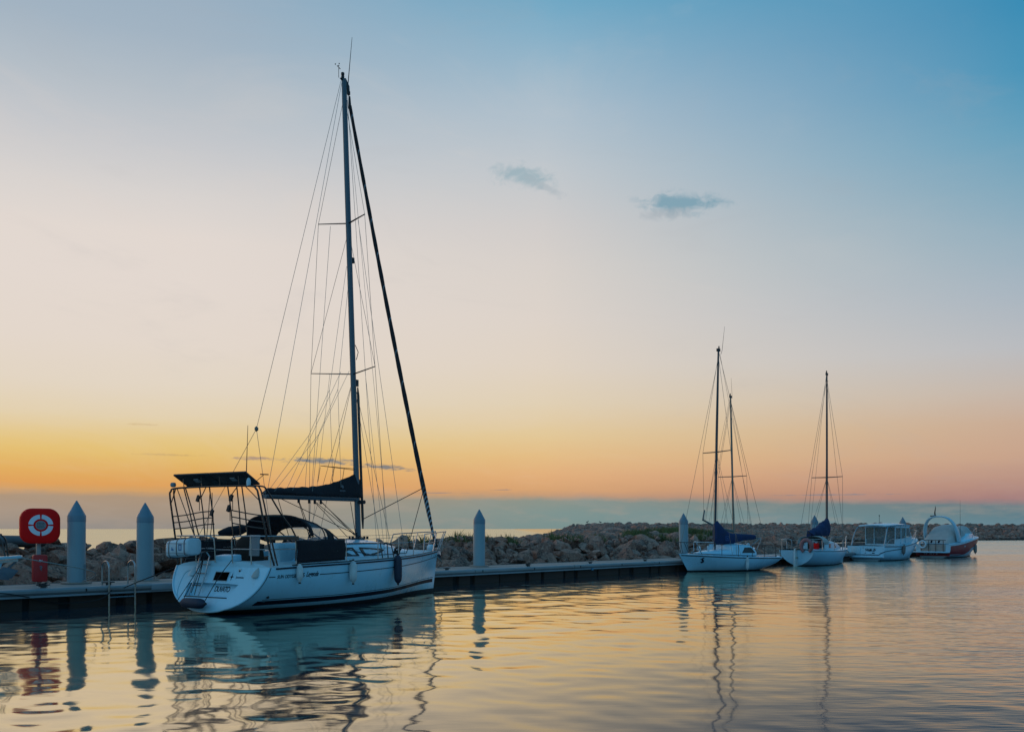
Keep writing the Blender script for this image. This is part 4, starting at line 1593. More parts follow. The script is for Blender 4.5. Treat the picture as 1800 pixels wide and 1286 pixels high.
    for (y0, y1) in ((1.27, 0.01), (-0.01, -1.27)):
        sp_ = MB()
        a0, a1 = Vector((0.12, y0, 3.46)), Vector((0.12, y1, 3.46))
        b0, b1 = Vector((0.58, y0, 3.19)), Vector((0.58, y1, 3.19))
        sp_.prism([a0, a1, b1, b0], Vector((0.01, 0, 0.03)))
        pn = sp_.build('solar_panel', PVGLASS, yr, bevel=0.004)
        ed = MB()
        ed.tube([a0, a1, b1, b0, a0], 0.012, 4)
        ed.build('panel_frame', TUBED, pn)
        jb = MB().box((0.33, (y0 + y1) / 2, 3.318), (0.12, 0.16, 0.03), ry=R(30)).build('junction_box', GREYP, pn)
    for y in (-0.95, -0.3, 0.35, 1.0):
        MB().tube([(0.2, y, 3.38), (0.22, y, 3.15), (0.5, y, 3.21)], 0.014, 6).build('panel_bracket', TUBED, arch)
    # fittings on the arch
    f_ = MB()
    f_.lathe([(0.02, -0.06), (0.06, -0.05), (0.075, 0.0), (0.06, 0.05), (0.02, 0.06)], c=(0.15, 1.32, 3.22), seg=14)
    f_.build('arch_lamp', GREYP, arch)
    f_ = MB()
    f_.lathe([(0.05, 0), (0.055, 0.1), (0.04, 0.17), (0.01, 0.2)], c=(0.24, -1.25, 3.14), seg=12)
    f_.build('gps_dome', WHITEP, arch)
    for (x, y, z) in ((0.26, 0.5, 2.86), (0.27, -0.66, 2.86), (0.28, -0.56, 2.6), (0.3, 0.05, 2.5)):
        q = MB()
        q.box((x - 0.03, y, z), (0.05, 0.08, 0.16), rx=0.4)
        q.tube([(x, y, z + 0.1), (x - 0.03, y - 0.05, z - 0.1), (x, y - 0.02, z - 0.3)], 0.01, 5)
        q.build('arch_block', BLACK, arch)
    wa = MB().tube([(0.3, -1.1, 3.15), (0.36, -1.1, 4.62)], [0.014, 0.006], 6).build('whip_antenna', BLACK, arch)
    MB().tube([(0.3, -1.3, 3.16), (0.5, -1.5, 3.42)], 0.008, 5).tube([(0.42, -1.45, 3.42), (0.6, -1.55, 3.42)], 0.015, 5).build('log_arm', BLACK, arch)
    # seat plank and bracket board on the starboard rail
    MB().box((1.05, -1.55, 1.87), (0.86, 0.34, 0.10)).build('corner_seat', WOOD, yr, bevel=0.012)
    MB().box((0.66, -1.02, 1.69), (0.03, 0.34, 0.52), ry=R(4)).build('bracket_board', GREYP, yr, bevel=0.01)
    # boarding ladder folded up on the transom
    ld = MB()
    for y in (0.74, 0.40):
        ld.tube([(xz(0.45) - 0.05, y, 0.43), (xz(0.9) - 0.06, y - 0.01, 0.95), (0.46, y - 0.02, 1.3), (0.5, y - 0.02, 1.42)], 0.018, 8, smooth=3)
    for z in (0.68, 0.98, 1.2):
        ld.tube([(xz(z) - 0.06, 0.74, z), (xz(z) - 0.06, 0.40, z)], 0.015, 6)
    ld.tube([(0.5, 0.72, 1.40), (0.48, 0.65, 1.5), (0.48, 0.48, 1.5), (0.5, 0.38, 1.38)], 0.018, 8, smooth=3)
    ld.build('boarding_ladder', STEEL, yr)
    rp = MB()
    for (a, b, c) in (((0.28, 0.12, 3.1), (0.42, 0.45, 1.6), (xz(0.45) - 0.08, 0.5, 0.45)), ((0.28, 0.05, 3.0), (0.44, 0.3, 1.9), (xz(0.5) - 0.1, 0.62, 0.5)),
                      ((0.45, 0.45, 1.5), (0.2, 0.55, 1.0), (0.0, 0.98, 0.3)), ((0.5, -0.43, 1.35), (0.22, -0.25, 0.9), (-0.05, -0.02, 0.28))):
        rp.tube([a, b, c], 0.010, 5, smooth=5)
    rp.build('stern_line', ROPED, yr)
    # ---- guard rails
    gr = MB()
    gw = MB()
    stx = [1.42, 3.3, 4.75, 5.95, 7.15]
    for sg in (-1, 1):
        tops, mids = [], []
        for x in stx:
            p = H.side(x, smoothc(H.u_at(x), H.sh), sg, -0.07)
            if x > 1.5:
                gr.tube([p, p + Vector((0, 0, 0.62))], 0.014, 6)
            tops.append(p + Vector((0, 0, 0.60)))
            mids.append(p + Vector((0, 0, 0.32)))
        e = Vector((8.35, sg * 0.62, 1.90))
        gw.tube(tops + [e], 0.006, 5)
        gw.tube(mids + [e - Vector((0, 0, 0.25))], 0.006, 5)
    gr.build('stanchion', STEEL, yr)
    gw.build('lifeline', WIRE, yr)
    # ---- pulpit
    pu = MB()
    for sg in (-1, 1):
        pu.tube([(8.25, sg * 0.70, 1.33), (8.38, sg * 0.64, 1.85), (8.5, sg * 0.60, 1.93), (9.3, sg * 0.42, 1.97), (10.12, sg * 0.24, 2.0), (10.2, sg * 0.2, 1.96), (9.95, sg * 0.12, 1.4)], 0.017, 8, smooth=4)
        pu.tube([(9.2, sg * 0.40, 1.36), (9.42, sg * 0.39, 1.97)], 0.015, 6)
        pu.tube([(8.3, sg * 0.66, 1.62), (9.3, sg * 0.42, 1.66)], 0.012, 6)
        pu.tube([(9.72, sg * 0.20, 1.38), (10.05, sg * 0.25, 1.99)], 0.015, 6)
    pu.tube([(10.06, 0.17, 1.68), (10.06, -0.17, 1.68)], 0.015, 6)
    pu.build('pulpit', STEEL, yr)
    an = MB()
    an.tube([(9.7, 0, 1.42), (10.1, 0, 1.43), (10.2, 0, 1.36)], 0.022, 6)
    an.add([(10.2, 0, 1.42), (10.05, 0.13, 1.2), (10.30, 0.0, 1.02), (10.05, -0.13, 1.2), (10.12, 0, 1.25)], [(0, 1, 4), (0, 4, 3), (1, 2, 4), (4, 2, 3), (0, 1, 2), (0, 2, 3)])
    an.build('anchor', STEEL, yr)
    MB().lathe([(0.07, -0.1), (0.11, -0.06), (0.11, 0.06), (0.07, 0.1)], c=(9.55, -0.05, 1.47), axis=(0.3, 1, 0), seg=14).build('windlass', WHITEP, deck)
    # ---- mast and rig
    mb_, mtp = Vector((5.86, 0, 1.72)), Vector((5.20, 0, 15.35))
    md = (mtp - mb_)
    at = lambda z: mb_ + md * ((z - mb_.z) / md.z)
    m_ = MB()
    m_.tube([mb_, at(4), at(8), at(12), at(14.6), mtp], [0.098, 0.098, 0.096, 0.092, 0.085, 0.078], 16, flat=0.78, up=(0, 1, 0))
    mast = m_.build('mast', ALU, yr, 50)
    mh = MB()
    mh.prism([mtp + Vector((-0.16, 0.03, -0.02)), mtp + Vector((0.06, 0.03, 0.05)), mtp + Vector((0.22, 0.03, -0.12)), mtp + Vector((0.24, 0.03, -0.38)), mtp + Vector((0.17, 0.03, -0.36)), mtp + Vector((0.1, 0.03, -0.14))], (0, -0.06, 0))
    mh.lathe([(0.045, 0), (0.05, 0.05), (0.035, 0.07), (0.05, 0.09), (0.05, 0.15), (0.02, 0.17)], c=mtp + Vector((-0.05, 0, 0.02)), seg=12)
    mh.build('masthead', BLACK, mast)
    anemometer(mast, mtp + Vector((-0.16, 0.06, 0)))
    MB().tube([mtp + Vector((0.16, -0.02, -0.1)), mtp + Vector((0.3, -0.06, 1.36))], [0.014, 0.006], 6).build('radio_antenna', BLACK, mast)
    up_p, up_s = Vector((5.08, 0.88, 11.19)), Vector((5.08, -0.88, 11.19))
    lo_p, lo_s = Vector((5.13, 1.22, 6.77)), Vector((5.13, -1.22, 6.77))
    for zc, tips in ((11.16, (up_p, up_s)), (6.72, (lo_p, lo_s))):
        for tp in tips:
            MB().tube([at(zc), tp], [0.035, 0.024], 8, flat=0.5, up=(0, 0, 1)).build('spreader', ALUD, mast)
    for z in (3.08, 7.3, 9.6):
        pass
    lt = MB()
    lt.box(at(10.1) + Vector((0.12, -0.02, 0)), (0.08, 0.08, 0.16))
    lt.tube([at(7.45) + Vector((0.1, -0.03, 0.15)), at(7.4) + Vector((0.2, -0.06, 0)), at(7.3) + Vector((0.12, -0.05, -0.14))], 0.012, 5)
    lt.build('steaming_light', BLACK, mast)
    wr = 0.0062
    chp, chs = Vector((5.35, 1.52, 1.27)), Vector((5.35, -1.52, 1.27))
    for tip_u, tip_l, ch in ((up_p, lo_p, chp), (up_s, lo_s, chs)):
        line('cap_shroud', [at(14.9), tip_u, tip_l, ch], wr, WIRE, mast)
        line('intermediate_shroud', [at(10.95), tip_l], wr, WIRE, mast)
        line('lower_shroud', [at(6.6), ch + Vector((-0.25, 0, 0))], wr, WIRE, mast)
        line('lower_shroud', [at(6.62), ch + Vector((0.28, 0, 0))], wr, WIRE, mast)
        bs = MB()
        for dx_, q in ((0, tip_l), (-0.25, at(6.6)), (0.28, at(6.6))):
            c = ch + Vector((dx_, 0, 0))
            d = (q - c).normalized()
            bs.tube([c, c + d * 0.45], 0.016, 6)
        bs.build('turnbuckle', TUBED, mast)
    split = Vector((1.72, 0, 4.72))
    bk = MB()
    bk.tube([mtp + Vector((-0.13, 0, -0.1)), split], wr, 5)
    bk.tube([split, Vector((0.62, 1.45, 1.25))], wr, 5)
    bk.tube([split, Vector((0.85, -1.52, 1.25))], wr, 5)
    bk.lathe([(0.01, -0.07), (0.05, -0.03), (0.05, 0.03), (0.01, 0.07)], c=split, seg=10)
    bk.build('backstay', WIRE, mast)
    bend = Vector((2.02, 0, 3.0))
    line('topping_lift', [mtp + Vector((-0.1, 0, -0.15)), bend + Vector((0.1, 0, 0.12))], 0.006, ROPEL, mast)
    # halyards along the mast, flag lines
    for (za, p1, r_) in ((15.1, (6.35, -0.3, 1.75), 0.006), (14.8, (6.6, -0.6, 1.5), 0.005), (11.0, (6.4, -1.35, 1.3), 0.006), (11.0, (5.1, 1.35, 1.3), 0.006)):
        st = at(za) + Vector((0.12, 0, 0)) if za > 12 else (up_s if p1[1] < 0 else up_p) * 0.6 + at(11) * 0.4
        line('halyard', [st, p1], r_, ROPEL, mast)
    line('flag_line', [lo_s * 0.55 + at(6.7) * 0.45, (5.3, -1.45, 1.3)], 0.005, ROPEL, mast)
    line('flag_line', [lo_p * 0.55 + at(6.7) * 0.45, (5.3, 1.45, 1.3)], 0.005, ROPEL, mast)
    # spinnaker pole stowed on the front of the mast
    po = MB()
    po.tube([at(6.35) + Vector((0.16, -0.03, 0)), at(6.1) + Vector((0.17, -0.03, 0)), at(2.4) + Vector((0.20, -0.03, 0)), at(2.1) + Vector((0.2, -0.03, 0))], [0.02, 0.042, 0.042, 0.02], 10)
    po.box(at(6.45) + Vector((0.13, -0.03, 0.02)), (0.10, 0.05, 0.2))
    po.build('spinnaker_pole', mat('pole_dark', (0.05, 0.035, 0.03), 0.5), mast)
    # ---- boom and sail cover
    b0, b1 = Vector((5.70, 0, 3.02)), bend
    bm_ = MB()
    bm_.tube([b0, b1], 0.075, 14, flat=1.38, up=(0, 0, 1))
    boom = bm_.build('boom', ALU, yr, 50)
    rg = []
    prof = [(0.0, 0.10, 0.10), (0.03, 0.19, 0.13), (0.10, 0.20, 0.14), (0.25, 0.235, 0.15), (0.45, 0.28, 0.16), (0.6, 0.34, 0.165), (0.75, 0.46, 0.165), (0.87, 0.60, 0.16), (0.95, 0.70, 0.15), (1.0, 0.76, 0.14), (1.045, 0.72, 0.13), (1.06, 0.60, 0.10)]
    rngc = random.Random(3)
    for i, f in enumerate(np.linspace(0, 1, 34)):
        k = f * 1.06
        hh = float(np.interp(k, [p[0] for p in prof], [p[1] for p in prof]))
        ww = float(np.interp(k, [p[0] for p in prof], [p[2] for p in prof]))
        c = b1.lerp(b0, k)
        row = []
        fold = 0.010 * math.sin(i * 1.7) + 0.006 * math.sin(i * 3.9)
        for j in range(18):
            a = 2 * math.pi * j / 18
            y = ww * math.sin(a) * (1.0 if math.cos(a) < 0 else (0.55 + 0.45 * (1 - math.cos(a)) if hh > 0.25 else 1.0))
            z = 0.06 + ((hh * 0.93 - 0.05 + fold) * math.cos(a) if math.cos(a) > 0 else 0.055 * math.cos(a))
            row.append(c + Vector((0.015 * math.sin(a * 3 + i), y + 0.008 * math.sin(a * 5 + i * 0.8), z - 0.0)))
        rg.append(row)
    cv = MB()
    cv.loft(rg)
    cover = cv.build('sail_cover', CLOTH, boom, 60)
    lg = MB()
    lc = Vector((4.95, -0.16, 3.27))
    lg.lathe([(0.05, 0), (0.05, 0.006)], c=lc + Vector((0, 0, 0.06)), axis=(0, -1, 0.25), seg=10)
    for k in range(5):
        lg.box(lc + Vector((-0.1 + 0.05 * k, -0.005, -0.06)), (0.03, 0.008, 0.05))
    lg.build('sailmaker_mark', mat('mark_grey', (0.16, 0.14, 0.15), 0.8), cover)
    # boom vang, mainsheet, reefing lines
    rl_ = MB()
    for a, b in (((3.95, 0, 2.88), (5.68, -0.12, 1.86)), ((3.95, 0.03, 2.88), (5.6, 0.2, 1.86)), ((4.2, 0, 2.88), (5.72, -0.06, 1.9)), ((4.25, 0.02, 2.88), (5.75, 0.05, 1.9)),
                 ((3.3, 0, 2.9), (3.75, -0.1, 1.85)), ((3.3, 0.02, 2.9), (3.85, 0.1, 1.85)), ((3.72, 0, 2.9), (3.72, 0, 1.85)), ((2.6, 0.0, 2.92), (5.6, -0.5, 1.8)), ((2.5, 0, 2.92), (3.6, 0.6, 1.75)), ((5.5, 0, 2.9), (5.62, -0.1, 1.9))):
        rl_.tube([a, b], 0.010, 5)
    for q in ((3.95, 0, 2.86), (4.2, 0, 2.86), (3.3, 0, 2.87), (3.72, 0, 2.87), (5.65, -0.1, 1.93), (3.74, 0, 1.9)):
        rl_.box(q, (0.06, 0.04, 0.11))
    rl_.build('mainsheet', ROPED, boom)
    # lazy jacks
    for sg in (-1, 1):
        lj = MB()
        top = at(9.9) + Vector((-0.06, sg * 0.07, 0))
        j1 = Vector((4.75, sg * 0.16, 6.15))
        lj.tube([top, j1], 0.0055, 5)
        j2 = Vector((3.9, sg * 0.18, 4.75))
        lj.tube([j1, j2], 0.0055, 5)
        lj.tube([j1, (4.9, sg * 0.15, 3.3)], 0.0055, 5)
        lj.tube([j2, (2.25, sg * 0.12, 3.1)], 0.0055, 5)
        lj.tube([j2, (3.7, sg * 0.14, 3.15)], 0.0055, 5)
        lj.tube([j1 + Vector((0.5, 0, 0.6)), (2.9, sg * 0.12, 3.1)], 0.0055, 5)
        lj.build('lazy_jack', ROPEL, boom)
    sb = MB()
    sb.tube([(5.75, 0.02, 3.9), (4.6, -0.16, 3.88), (4.4, 0.2, 3.92), (5.75, 0.02, 3.86)], 0.009, 5)
    for (x, y) in ((4.6, -0.16), (4.4, 0.2), (5.1, -0.1)):
        sb.tube([(x, y, 3.88), (x - 0.1, y, 3.45)], 0.008, 5)
    sb.build('lazy_jack', ROPED, boom)
    # mast foot clutter
    mf = MB()
    mf.lathe([(0.2, 0), (0.18, 0.05), (0.11, 0.08)], c=(5.86, 0, 1.76), seg=16)
    for (x, y) in ((5.7, 0.2), (5.65, -0.2), (6.05, 0.18), (6.1, -0.15), (5.6, 0.0), (6.2, 0.05)):
        mf.box((x, y, 1.83), (0.06, 0.05, 0.09), rz=x * 7)
    mf.build('mast_collar', BLACK, mast)
    MB().lathe([(0.06, 0), (0.06, 0.1), (0.045, 0.13), (0.06, 0.2)], c=at(2.9) + Vector((-0.02, -0.1, 0)), axis=(0, -1, 0), seg=12).build('mast_winch', BLACK, mast)
    # ---- furled headsail
    f0, f1 = Vector((9.93, 0, 1.5)), Vector((5.47, 0, 14.7))
    rr, pts = [], []
    for t in np.linspace(0, 1, 60):
        p = f0.lerp(f1, t)
        sag = 0.10 * math.sin(math.pi * t)
        pts.append(p + Vector((-sag, 0, -0.02)))
        rr.append(0.03 + 0.050 * min(1, t / 0.12) * (1 - 0.62 * t) + 0.004 * math.sin(t * 90))
    fs_ = MB().tube(pts, rr, 12)
    mm = bpy.data.materials.new('furled_sailcloth')
    mm.use_nodes = True
    t_ = mm.node_tree
    k = NG(t_)
    bb = t_.nodes['Principled BSDF']
    tcn = k.n('ShaderNodeTexCoord')
    sp2 = k.n('ShaderNodeSeparateXYZ')
    t_.links.new(tcn.outputs['Object'], sp2.inputs[0])
    ang = k.math('ADD', k.math('MULTIPLY', sp2.outputs[2], 6.5), k.math('MULTIPLY', sp2.outputs[1], 9.0))
    tri_ = k.math('ABSOLUTE', k.math('SUBTRACT', k.math('FRACT', ang), 0.5))
    lowz = k.maprange(sp2.outputs[2], 3.0, 3.7, 1, 0)
    stripe = k.math('MULTIPLY', k.math('GREATER_THAN', tri_, 0.30), lowz)
    ang2 = k.math('ADD', k.math('MULTIPLY', sp2.outputs[2], 1.05), k.math('MULTIPLY', sp2.outputs[1], 3.0))
    tri2 = k.math('ABSOLUTE', k.math('SUBTRACT', k.math('FRACT', ang2), 0.5))
    stripe2 = k.math('GREATER_THAN', tri2, 0.475)
    stt = k.math('MAXIMUM', stripe, k.math('MULTIPLY', stripe2, 0.8))
    k.put(bb.inputs['Base Color'], k.mix(stt, (0.034, 0.028, 0.030, 1), (0.40, 0.42, 0.44, 1)))
    bb.inputs['Roughness'].default_value = 0.9
    fu = fs_.build('furled_headsail', mm, yr, 60)
    dr = MB()
    dr.lathe([(0.03, -0.14), (0.10, -0.12), (0.10, -0.09), (0.05, -0.07), (0.05, 0.07), (0.10, 0.09), (0.10, 0.12), (0.04, 0.15)], c=f0 + Vector((-0.02, 0, 0.12)), axis=f1 - f0, seg=14)
    dr.build('furler_drum', BLACK, fu)
    tp = MB()
    tp.tube([f1 + Vector((0, 0, -0.1)), f1 + Vector((-0.02, 0, 0.25))], [0.05, 0.03], 8)
    tp.tube([f1 + Vector((-0.04, 0, 0.2)), mtp + Vector((0.2, 0, -0.2))], 0.012, 6)
    tp.box(f1 + Vector((-0.05, 0, 0.34)), (0.07, 0.06, 0.1))
    tp.build('head_swivel', BLACK, fu)
    cl_ = f0.lerp(f1, 0.15)
    line('jib_sheet', [cl_, at(2.4) + Vector((0.2, -0.06, 0))], 0.013, ROPED, fu)
    line('jib_sheet', [cl_, (7.0, -0.95, 1.36)], 0.012, ROPED, fu)
    line('jib_sheet', [(7.0, -0.95, 1.36), (5.2, -1.1, 1.34), (3.6, -1.1, 1.6)], 0.011, ROPED, fu)
    # stays at chainplates: coiled lines on side deck
    cd_ = MB()
    for q in range(10):
        a = q * 0.9
        cd_.tube([(6.15 + 0.09 * math.cos(a + b_ * 0.8) + q * 0.012, -1.2 + 0.1 * math.sin(a + b_ * 0.8), 1.36 + 0.02 * q + 0.04 * math.sin(b_ * 2 + q)) for b_ in range(8)], 0.012, 5)
    cd_.build('coiled_line', ROPED, deck)
    M = local(yr)

    def onhull(x, z, off):
        return M @ H.side(x, z, -1, off)
    # ---- fenders along the starboard side (things of their own)
    def side_fender(x, z, L_, rad, m_, label):
        c = onhull(x, z, rad + 0.01)
        topp = M @ (H.side(x, smoothc(H.u_at(x), H.sh), -1, 0.0) + Vector((0, 0.02, 0.05)))
        return fender('fender', c, L_, rad, m_, label, 'fenders hung on the large yacht', lash=[[topp, c + Vector((0, 0, L_ / 2 + 0.03))]])
    side_fender(1.42, 1.0, 0.44, 0.085, FENDW, 'short pale fender hanging over the lettering on the large yacht')
    side_fender(3.38, 0.95, 0.58, 0.105, FENDW, 'pale fender hanging amidships on the large yacht, right of its lettering')
    f3 = side_fender(5.62, 0.93, 0.82, 0.115, FENDN, 'long dark fender hanging on the forward side of the large yacht')
    c = M @ Vector((-0.13, 0.27, 0.27))
    fender('fender', c, 0.82, 0.125, FENDN, 'dark fender lashed flat across the large yacht\'s transom', 'fenders hung on the large yacht',
           up=M.to_3x3() @ Vector((0, 1, 0)), lash=[[M @ Vector((-0.08, 0.72, 0.28)), M @ Vector((0.2, 0.68, 0.75))]])
    # ---- life raft canister
    lr = thing('life_raft_canister', 'white life raft canister strapped outside the stern rail of the large yacht', 'life raft', M @ Vector((0.12, 0.90, 1.40)), R(59.9))
    lr.scale = (1.05, 0.74, 1.0)
    rg = []
    for yy, kk in ((-0.56, 0.80), (-0.545, 0.90), (-0.51, 0.97), (-0.45, 1.0), (0.45, 1.0), (0.51, 0.97), (0.545, 0.90), (0.56, 0.80)):
        row = []
        for j in range(24):
            a = 2 * math.pi * j / 24
            row.append((0.0 + 0.22 * kk * math.copysign(abs(math.cos(a)) ** 0.45, math.cos(a)), yy, 0.22 + (0.215 * kk) * math.copysign(abs(math.sin(a)) ** 0.45, math.sin(a)) - 0.07 * yy))
        rg.append(row)
    body = MB().loft(rg).build('canister_shell', WHITEP, lr, 50)
    for yy, m_ in ((0.36, TUBED), (-0.02, TUBED), (-0.40, mat('maroon_strap', (0.10, 0.014, 0.03), 0.7))):
        b_ = MB()
        for k2 in (0,):
            loopa, loopb = [], []
            for j in range(25):
                a = 2 * math.pi * j / 24
                q = (0.228 * math.copysign(abs(math.cos(a)) ** 0.45, math.cos(a)), 0.22 + 0.223 * math.copysign(abs(math.sin(a)) ** 0.45, math.sin(a)) - 0.07 * yy)
                loopa.append((q[0], yy - 0.018, q[1]))
                loopb.append((q[0], yy + 0.018, q[1]))
            b_.loft([loopa, loopb], False, False)
        b_.build('strap', m_, lr, 60)
    bl = mat('raft_label', (0.05, 0.17, 0.36), 0.6)
    d = MB()
    d.prism([(-0.226, 0.24, 0.16), (-0.226, 0.12, 0.16), (-0.226, 0.12, 0.19), (-0.226, 0.17, 0.2), (-0.226, 0.2, 0.25)], (-0.003, 0, 0))
    for (y, z, w, h) in ((-0.14, 0.24, 0.03, 0.16), (-0.25, 0.24, 0.03, 0.16), (-0.195, 0.305, 0.14, 0.03), (-0.195, 0.175, 0.14, 0.03)):
        d.box((-0.226, y, z), (0.004, w, h))
    d.build('raft_marking', bl, body)
    d = MB()
    d.box((-0.222, 0, 0.10), (0.006, 1.0, 0.012)).box((-0.222, 0.0, 0.335), (0.006, 1.0, 0.012)).build('shell_seam', GREYP, body)
    cr = MB()
    for yy in (0.36, -0.40):
        cr.tube([(0.26, yy, 0.5), (0.26, yy, -0.02), (0.05, yy, -0.04), (-0.2, yy, -0.03)], 0.014, 6)
    cr.tube([(0.26, 0.5, 0.46), (0.26, -0.5, 0.46)], 0.014, 6)
    cr.build('cradle', TUBED, lr)
    # ---- mooring lines
    o = MB().tube([M @ Vector((0.72, 1.58, 1.18)), (-9.9, 24.6, 0.72), (-10.55, 25.05, 0.50)], 0.014, 6, smooth=8).build('mooring_rope', ROPED)
    tag(o, 'dark rope from the large yacht\'s stern to the pontoon edge', 'rope')
    o = MB().tube([(-10.85, 25.0, 0.45), (-11.1, 24.7, 0.2), (-12.05, 24.3, 0.15), (-12.8, 23.0, 0.5), (-15.5, 20.2, 1.0)], 0.014, 6, smooth=8).build('mooring_rope', ROPED)
    tag(o, 'dark slack rope sagging under the pontoon rail near the ladder', 'rope')
    o = MB().tube([M @ Vector((9.7, 0.1, 1.36)), M @ Vector((10.05, -0.15, 1.0)), quay(0.2, 0.1, 0.66), quay(0.75, 0.17, 0.63)], 0.016, 6, smooth=8).build('mooring_rope', ROPEL)
    tag(o, 'pale rope from the large yacht\'s bow to a pontoon cleat', 'rope')
    # coiled pontoon end of the bow line
    return H


big_yacht()


# ------------------------------------------------------------------ small sailing boats
def small_rig(r, foot, top, spread_z, sw, boom_end, chain, bow, stern, mm, sweep=0.0, wr=0.011, bh=None):
    """mast, one pair of spreaders, shrouds, stays; lengths in local boat coordinates"""
    foot, top = Vector(foot), Vector(top)
    at = lambda z: foot + (top - foot) * ((z - foot.z) / (top.z - foot.z))
    mast = MB().tube([foot, at(foot.z * 0.3 + top.z * 0.7), top], [0.075, 0.072, 0.055], 10, flat=0.75, up=(0, 1, 0)).build('mast', mm, r, 50)
    hd = MB()
    hd.box(top + Vector((0, 0, 0.03)), (0.24, 0.06, 0.14))
    hd.lathe([(0.035, 0), (0.04, 0.05), (0.03, 0.14), (0.01, 0.16)], c=top + Vector((-0.04, 0, 0.08)), seg=8)
    hd.build('masthead', BLACK, mast)
    for sg in (-1, 1):
        tip = at(spread_z) + Vector((-sweep, sg * sw, 0.02))
        MB().tube([at(spread_z), tip], [0.03, 0.022], 6).build('spreader', ALUD, mast)
        ch = Vector((chain[0], sg * chain[1], chain[2]))
        line('cap_shroud', [at(top.z - 0.25), tip, ch], wr, WIRE, mast)
        line('lower_shroud', [at(spread_z), ch + Vector((-0.3, 0, 0))], wr * 0.9, WIRE, mast)
        line('lower_shroud', [at(spread_z), ch + Vector((0.3, 0, 0))], wr * 0.9, WIRE, mast)
    line('forestay', [at(top.z - 0.4), bow], wr, WIRE, mast)
    sp_ = Vector(stern) + Vector((0.5, 0, 2.2))
    line('backstay', [top, stern], wr, WIRE, mast)
    line('halyard', [at(top.z - 0.3) + Vector((0.1, 0.04, 0)), foot + Vector((0.5, 0.35, 0))], wr * 0.8, WIRE, mast)
    line('topping_lift', [top + Vector((-0.1, 0, -0.1)), boom_end], wr * 0.8, WIRE, mast)
    return mast, at


